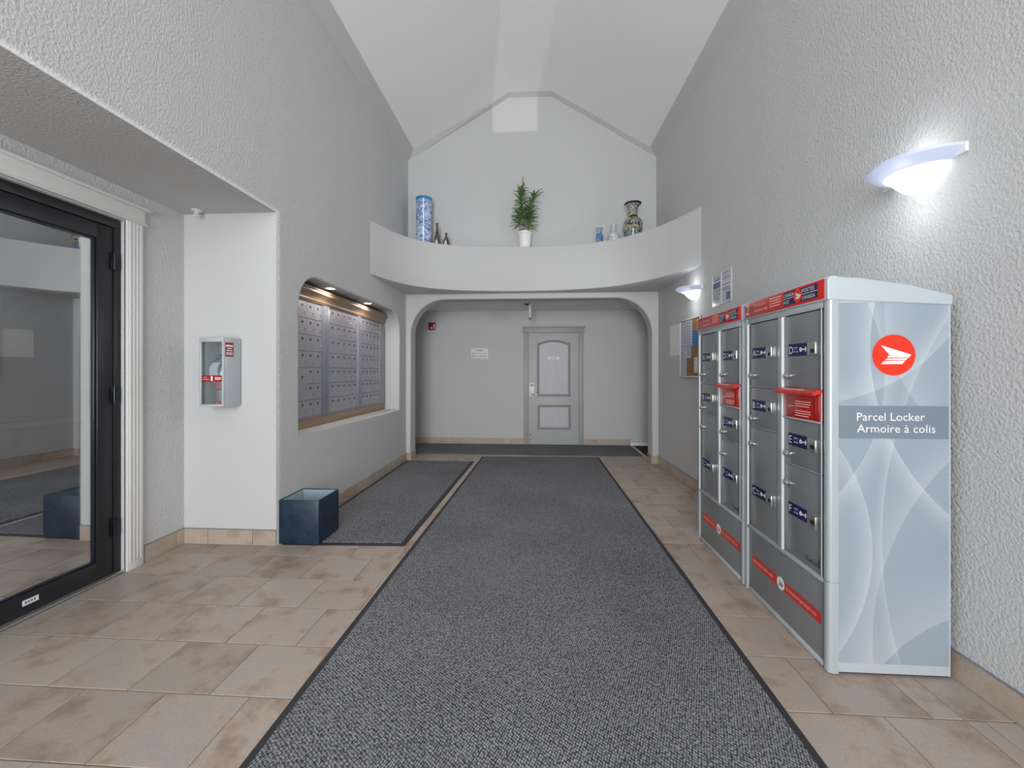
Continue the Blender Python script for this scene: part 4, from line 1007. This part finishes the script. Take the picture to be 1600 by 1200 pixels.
bxo('plate', (-0.16, 0.16, -0.006, 0.0, 0.0, 0.195), PAPER, t, 0.001)
for (a, b, z, q, m) in ((-0.06, 0.065, 0.152, 0.012, GREYINK), (-0.135, -0.075, 0.098, 0.008, INK), (-0.05, 0.0, 0.098, 0.010, GREYINK), (0.03, 0.05, 0.098, 0.006, GREYINK), (0.075, 0.13, 0.098, 0.006, GREYINK), (-0.135, -0.085, 0.045, 0.014, GREYINK), (-0.06, -0.03, 0.045, 0.012, GREYINK), (-0.005, 0.06, 0.045, 0.012, GREYINK), (0.075, 0.13, 0.045, 0.008, INK)):
    n = max(2, int((b - a) / 0.013))
    for k in range(n): bxo('print_mark', (a + (b - a) * k / n, a + (b - a) * (k + 0.7) / n, -0.0072, -0.0058, z - q / 1.4, z + q / 1.4), m, t)

# ------------------------------------------------------------------ ornaments on the ledge
def pot_thing(name, label, cat, x, y, parts, group=None):
    t = thing(name, label, cat, (x, y, LZ1), group=group)
    for pn_, prof, m in parts:
        bm = bmesh.new(); lathe(bm, prof, 36); obj(pn_, bm, m, t, smooth=True)
    return t
BLUEW = vase_mat('blue_and_white_porcelain', rgb(196, 206, 224), [(rgb(112, 146, 196), 9, 0.50), (rgb(48, 88, 164), 15, 0.57), (rgb(150, 150, 186), 26, 0.62), (rgb(214, 222, 232), 18, 0.62)], 10,
                 band=[(0.70, 0.78, rgb(62, 128, 178)), (0.66, 0.70, rgb(150, 182, 214)), (0.655, 0.662, rgb(60, 100, 160)), (0.10, 0.11, rgb(50, 80, 150)), (-0.1, 0.10, rgb(168, 184, 212))])
pot_thing('umbrella_stand', 'tall blue and white porcelain cylinder vase on the ledge', 'vase', -1.692, 6.14, [
    ('body', [(0.0001, 0.0), (0.108, 0.0), (0.112, 0.01), (0.112, 0.69), (0.118, 0.70), (0.120, 0.725), (0.119, 0.748), (0.108, 0.750), (0.100, 0.735), (0.100, 0.06), (0.0001, 0.06)], BLUEW)])
BROWNB = vase_mat('brown_bottle_glaze', rgb(92, 82, 76), [(rgb(70, 60, 54), 9, 0.5)], 10, rough=0.3)
CREAM = mat('cream_teardrop', rgb(214, 208, 198), 0.35)
def teardrop(t, r_at, h, w_):
    """cream drop inlaid on the front of a bottle"""
    bm = bmesh.new(); pts = []
    for k in range(24):
        a = 2 * PI * k / 24; u = w_ * math.sin(a) * (0.75 - 0.25 * math.cos(a) if math.cos(a) < 0 else 0.8); v = h * (0.5 + 0.5 * math.cos(a))
        pts.append((u * (1 - 0.55 * (v / h) ** 2), v + 0.012))
    f = [bm.verts.new((u, -math.sqrt(max(0.0001, r_at(v) ** 2 - u * u)) - 0.0015, v)) for u, v in pts]
    c = bm.verts.new((0, -r_at(h * 0.4) - 0.0015, h * 0.4 + 0.012))
    for k in range(24): bm.faces.new((f[k], f[(k + 1) % 24], c))
    obj('teardrop_inlay', bm, CREAM, t, smooth=True)
b = pot_thing('bottle_vase', 'taller slim brown bottle vase with a cream drop on the ledge', 'vase', -1.491, 6.12, [
    ('body', [(0.0001, 0), (0.044, 0), (0.050, 0.03), (0.051, 0.07), (0.044, 0.13), (0.030, 0.20), (0.019, 0.26), (0.016, 0.31), (0.018, 0.365), (0.020, 0.372), (0.014, 0.372), (0.012, 0.33), (0.0001, 0.33)], BROWNB)])
teardrop(b, lambda z: 0.0505 if z < 0.09 else 0.0505 - (z - 0.09) * 0.2, 0.13, 0.030)
b = pot_thing('bottle_vase', 'shorter slim brown bottle vase with a cream drop on the ledge', 'vase', -1.358, 6.13, [
    ('body', [(0.0001, 0), (0.046, 0), (0.053, 0.03), (0.054, 0.06), (0.046, 0.10), (0.030, 0.145), (0.018, 0.175), (0.015, 0.20), (0.019, 0.226), (0.014, 0.228), (0.011, 0.20), (0.0001, 0.20)], BROWNB)])
teardrop(b, lambda z: 0.0535 if z < 0.075 else 0.0535 - (z - 0.075) * 0.28, 0.10, 0.030)
SMALLB = vase_mat('small_blue_vase_glaze', rgb(84, 124, 160), [(rgb(196, 208, 220), 34, 0.56), (rgb(30, 58, 96), 30, 0.58)], 10, band=[(0.20, 0.30, rgb(140, 168, 190))])
pot_thing('small_vase', 'small blue patterned vase on the ledge beside the white one', 'vase', 0.871, 6.16, [
    ('body', [(0.0001, 0), (0.038, 0), (0.040, 0.015), (0.054, 0.09), (0.053, 0.14), (0.036, 0.185), (0.028, 0.20), (0.032, 0.215), (0.046, 0.25), (0.052, 0.257), (0.046, 0.259), (0.026, 0.22), (0.0001, 0.22)], SMALLB)])
CLEARV = vase_mat('white_floral_porcelain', rgb(190, 190, 192), [(rgb(214, 216, 220), 14, 0.5), (rgb(190, 128, 96), 17, 0.62), (rgb(110, 90, 80), 34, 0.66)], 10, band=[(0.18, 0.40, rgb(186, 190, 194))])
pot_thing('round_vase', 'small white round-bellied vase with orange flowers on the ledge', 'vase', 1.064, 6.10, [
    ('body', [(0.0001, 0), (0.05, 0), (0.062, 0.012), (0.084, 0.06), (0.088, 0.095), (0.080, 0.135), (0.058, 0.168), (0.040, 0.182), (0.037, 0.20), (0.037, 0.265), (0.044, 0.285), (0.040, 0.287), (0.033, 0.265), (0.0001, 0.265)], CLEARV)])
BIGV = vase_mat('black_floral_porcelain', rgb(58, 62, 64), [(rgb(112, 140, 154), 13, 0.47), (rgb(196, 176, 128), 20, 0.50), (rgb(86, 122, 160), 17, 0.57), (rgb(150, 150, 148), 30, 0.60), (rgb(24, 24, 26), 26, 0.60)], 10,
                band=[(-0.1, 0.13, rgb(104, 130, 152)), (0.355, 0.385, rgb(26, 24, 24)), (0.545, 0.7, rgb(40, 34, 32))])
pot_thing('floral_vase', 'large dark floral vase with a flared black lip on the ledge', 'vase', 1.325, 6.06, [
    ('body', [(0.0001, 0), (0.082, 0), (0.086, 0.015), (0.108, 0.09), (0.130, 0.19), (0.134, 0.26), (0.122, 0.315), (0.092, 0.35), (0.070, 0.365), (0.064, 0.385), (0.064, 0.47), (0.072, 0.505), (0.098, 0.540), (0.118, 0.555), (0.118, 0.566), (0.09, 0.562), (0.056, 0.51), (0.0001, 0.50)], BIGV)])
# potted plant
PX, PY = -0.207, 6.225
pt = thing('potted_plant', 'bushy green artificial plant in a white ribbed pot on the ledge', 'plant', (PX, PY, LZ1))
bm = bmesh.new(); rs = []
for r, z in ((0.0001, 0), (0.078, 0.0), (0.082, 0.006), (0.092, 0.12), (0.097, 0.205), (0.104, 0.21), (0.106, 0.24), (0.101, 0.245), (0.094, 0.235), (0.088, 0.21), (0.0001, 0.205)):
    rs.append([bm.verts.new((r * (1 + (0.014 if (k % 2 and 0.003 < z < 0.207 and r > 0.05) else 0)) * math.cos(2 * PI * k / 56), r * (1 + (0.014 if (k % 2 and 0.003 < z < 0.207 and r > 0.05) else 0)) * math.sin(2 * PI * k / 56), z)) for k in range(56)])
for i in range(len(rs) - 1):
    for k in range(56): bm.faces.new((rs[i][k], rs[i][(k + 1) % 56], rs[i + 1][(k + 1) % 56], rs[i + 1][k]))
obj('pot', bm, POT, pt, smooth=True)
bm = bmesh.new(); lathe(bm, [(0.0001, 0.225), (0.090, 0.222)], 20); obj('soil', bm, SOIL, pt, smooth=True)
R = random.Random(11)
ydist = YG - PY - 0.012
yfront = -0.30
def leaf(bm, base, az, el, L_, w_, droop):
    p = Vector(base); d = Vector((math.cos(az) * math.cos(el), math.sin(az) * math.cos(el), math.sin(el)))
    side = d.cross(Vector((0, 0, 1))); side = side.normalized() if side.length > 1e-3 else Vector((1, 0, 0))
    prev = None; n = 5
    for i in range(n + 1):
        t = i / n; q = p + d * (L_ * t) + Vector((0, 0, -droop * L_ * t * t))
        q.y = min(q.y, ydist); ww = w_ * math.sin(PI * min(0.98, 0.12 + 0.86 * t)) ** 0.8
        a = bm.verts.new(q - side * ww); b_ = bm.verts.new(q + side * ww); c_ = bm.verts.new(q + Vector((0, 0, -ww * 0.45)))
        if prev: bm.faces.new((prev[0], prev[2], c_, a)); bm.faces.new((prev[2], prev[1], b_, c_))
        prev = (a, b_, c_)
canes = [([(-0.02, 0.0, 0.2), (-0.03, 0.0, 0.45), (-0.055, 0.0, 0.70), (-0.045, 0.0, 0.88)], 0.44, 0.89, 74), ([(0.03, 0.01, 0.2), (0.05, 0.0, 0.45), (0.10, 0.0, 0.66), (0.15, 0.0, 0.80)], 0.40, 0.80, 62),
         ([(-0.05, -0.02, 0.2), (-0.085, -0.02, 0.36), (-0.10, -0.03, 0.52)], 0.32, 0.54, 36), ([(0.045, -0.03, 0.2), (0.07, -0.03, 0.40), (0.09, -0.04, 0.50)], 0.28, 0.52, 36)]
def along(pts, z):
    for a, b in zip(pts, pts[1:]):
        if a[2] <= z <= b[2]:
            t = (z - a[2]) / (b[2] - a[2]); return tuple(a[i] + (b[i] - a[i]) * t for i in range(3))
    return pts[-1]
for pts, za, zb, nl in canes:
    bm = bmesh.new(); tube(bm, pts, 0.009, 8, 0.005); cn = obj('cane', bm, CANE, pt, smooth=True)
    bm = bmesh.new()
    for k in range(nl):
        z = za + (zb - za) * (k + R.random() * 0.6) / nl; az = k * 2.4 + R.uniform(-.3, .3)
        top = (z - za) / (zb - za)
        leaf(bm, along(pts, z), az, R.uniform(0.15, 0.7) + 0.5 * top, R.uniform(0.15, 0.23) * (1 - 0.25 * top), R.uniform(0.010, 0.014), R.uniform(0.2, 0.6))
    fo = obj('foliage', bm, LEAF, pt); fo['kind'] = 'stuff'
DRY = mat('dry_twig', rgb(70, 66, 70), 0.8)
bm = bmesh.new(); tube(bm, [(-0.045, 0, 0.86), (-0.03, 0, 0.96), (-0.035, -0.005, 1.05), (-0.015, -0.01, 1.085)], 0.004, 6, 0.002)
for k in range(5): leaf(bm, (-0.035 + 0.003 * k, 0, 0.93 + 0.03 * k), k * 2.1, 1.0, 0.045, 0.005, 0.1)
obj('dry_spike', bm, DRY, pt)
bm = bmesh.new()
tube(bm, [(0.15, 0, 0.79), (0.20, -0.01, 0.86), (0.26, -0.02, 0.87), (0.275, -0.02, 0.82), (0.22, -0.01, 0.81), (0.19, -0.01, 0.82)], 0.004, 6, 0.003)
tube(bm, [(0.20, -0.01, 0.86), (0.23, -0.01, 0.82), (0.27, -0.02, 0.83)], 0.003, 6, 0.002)
obj('dry_twig', bm, DRY, pt)

# ------------------------------------------------------------------ wheeled bin behind the glass door
bn = thing('wheeled_bin', 'dark wheeled waste bin with a clear liner behind the glass door', 'bin', (-4.85, 3.62, 0))
bm = bmesh.new(); lathe(bm, [(0.0001, 0.06), (0.30, 0.06), (0.31, 0.08), (0.37, 0.80), (0.385, 0.82), (0.385, 0.85), (0.36, 0.85), (0.35, 0.80), (0.29, 0.10), (0.0001, 0.10)], 36); obj('tub', bm, BIN, bn, smooth=True)
bm = bmesh.new()
rs = []
for z, r in ((0.52, 0.372), (0.60, 0.384), (0.70, 0.392), (0.80, 0.402), (0.875, 0.405), (0.885, 0.38), (0.86, 0.345)):
    rs.append([bm.verts.new(((r + R.uniform(-.006, .010)) * math.cos(2 * PI * k / 72), (r + R.uniform(-.006, .010)) * math.sin(2 * PI * k / 72), z + R.uniform(-.012, .012))) for k in range(72)])
for i in range(len(rs) - 1):
    for k in range(72): bm.faces.new((rs[i][k], rs[i][(k + 1) % 72], rs[i + 1][(k + 1) % 72], rs[i + 1][k]))
obj('liner', bm, LINER, bn, smooth=True)
for k in range(4):
    a = PI / 4 + k * PI / 2
    bm = bmesh.new(); lathe(bm, [(0.0001, -0.013), (0.026, -0.013), (0.030, -0.008), (0.030, 0.008), (0.026, 0.013), (0.0001, 0.013)], 18)
    for v in bm.verts: v.co = (v.co.x + 0.24 * math.cos(a), v.co.z + 0.24 * math.sin(a), v.co.y + 0.030)
    c = obj('castor', bm, INK, bn, smooth=True)
    bxo('castor_fork', (0.24 * math.cos(a) - 0.01, 0.24 * math.cos(a) + 0.01, 0.24 * math.sin(a) - 0.02, 0.24 * math.sin(a) + 0.02, 0.035, 0.062), STEEL, c, 0.003)
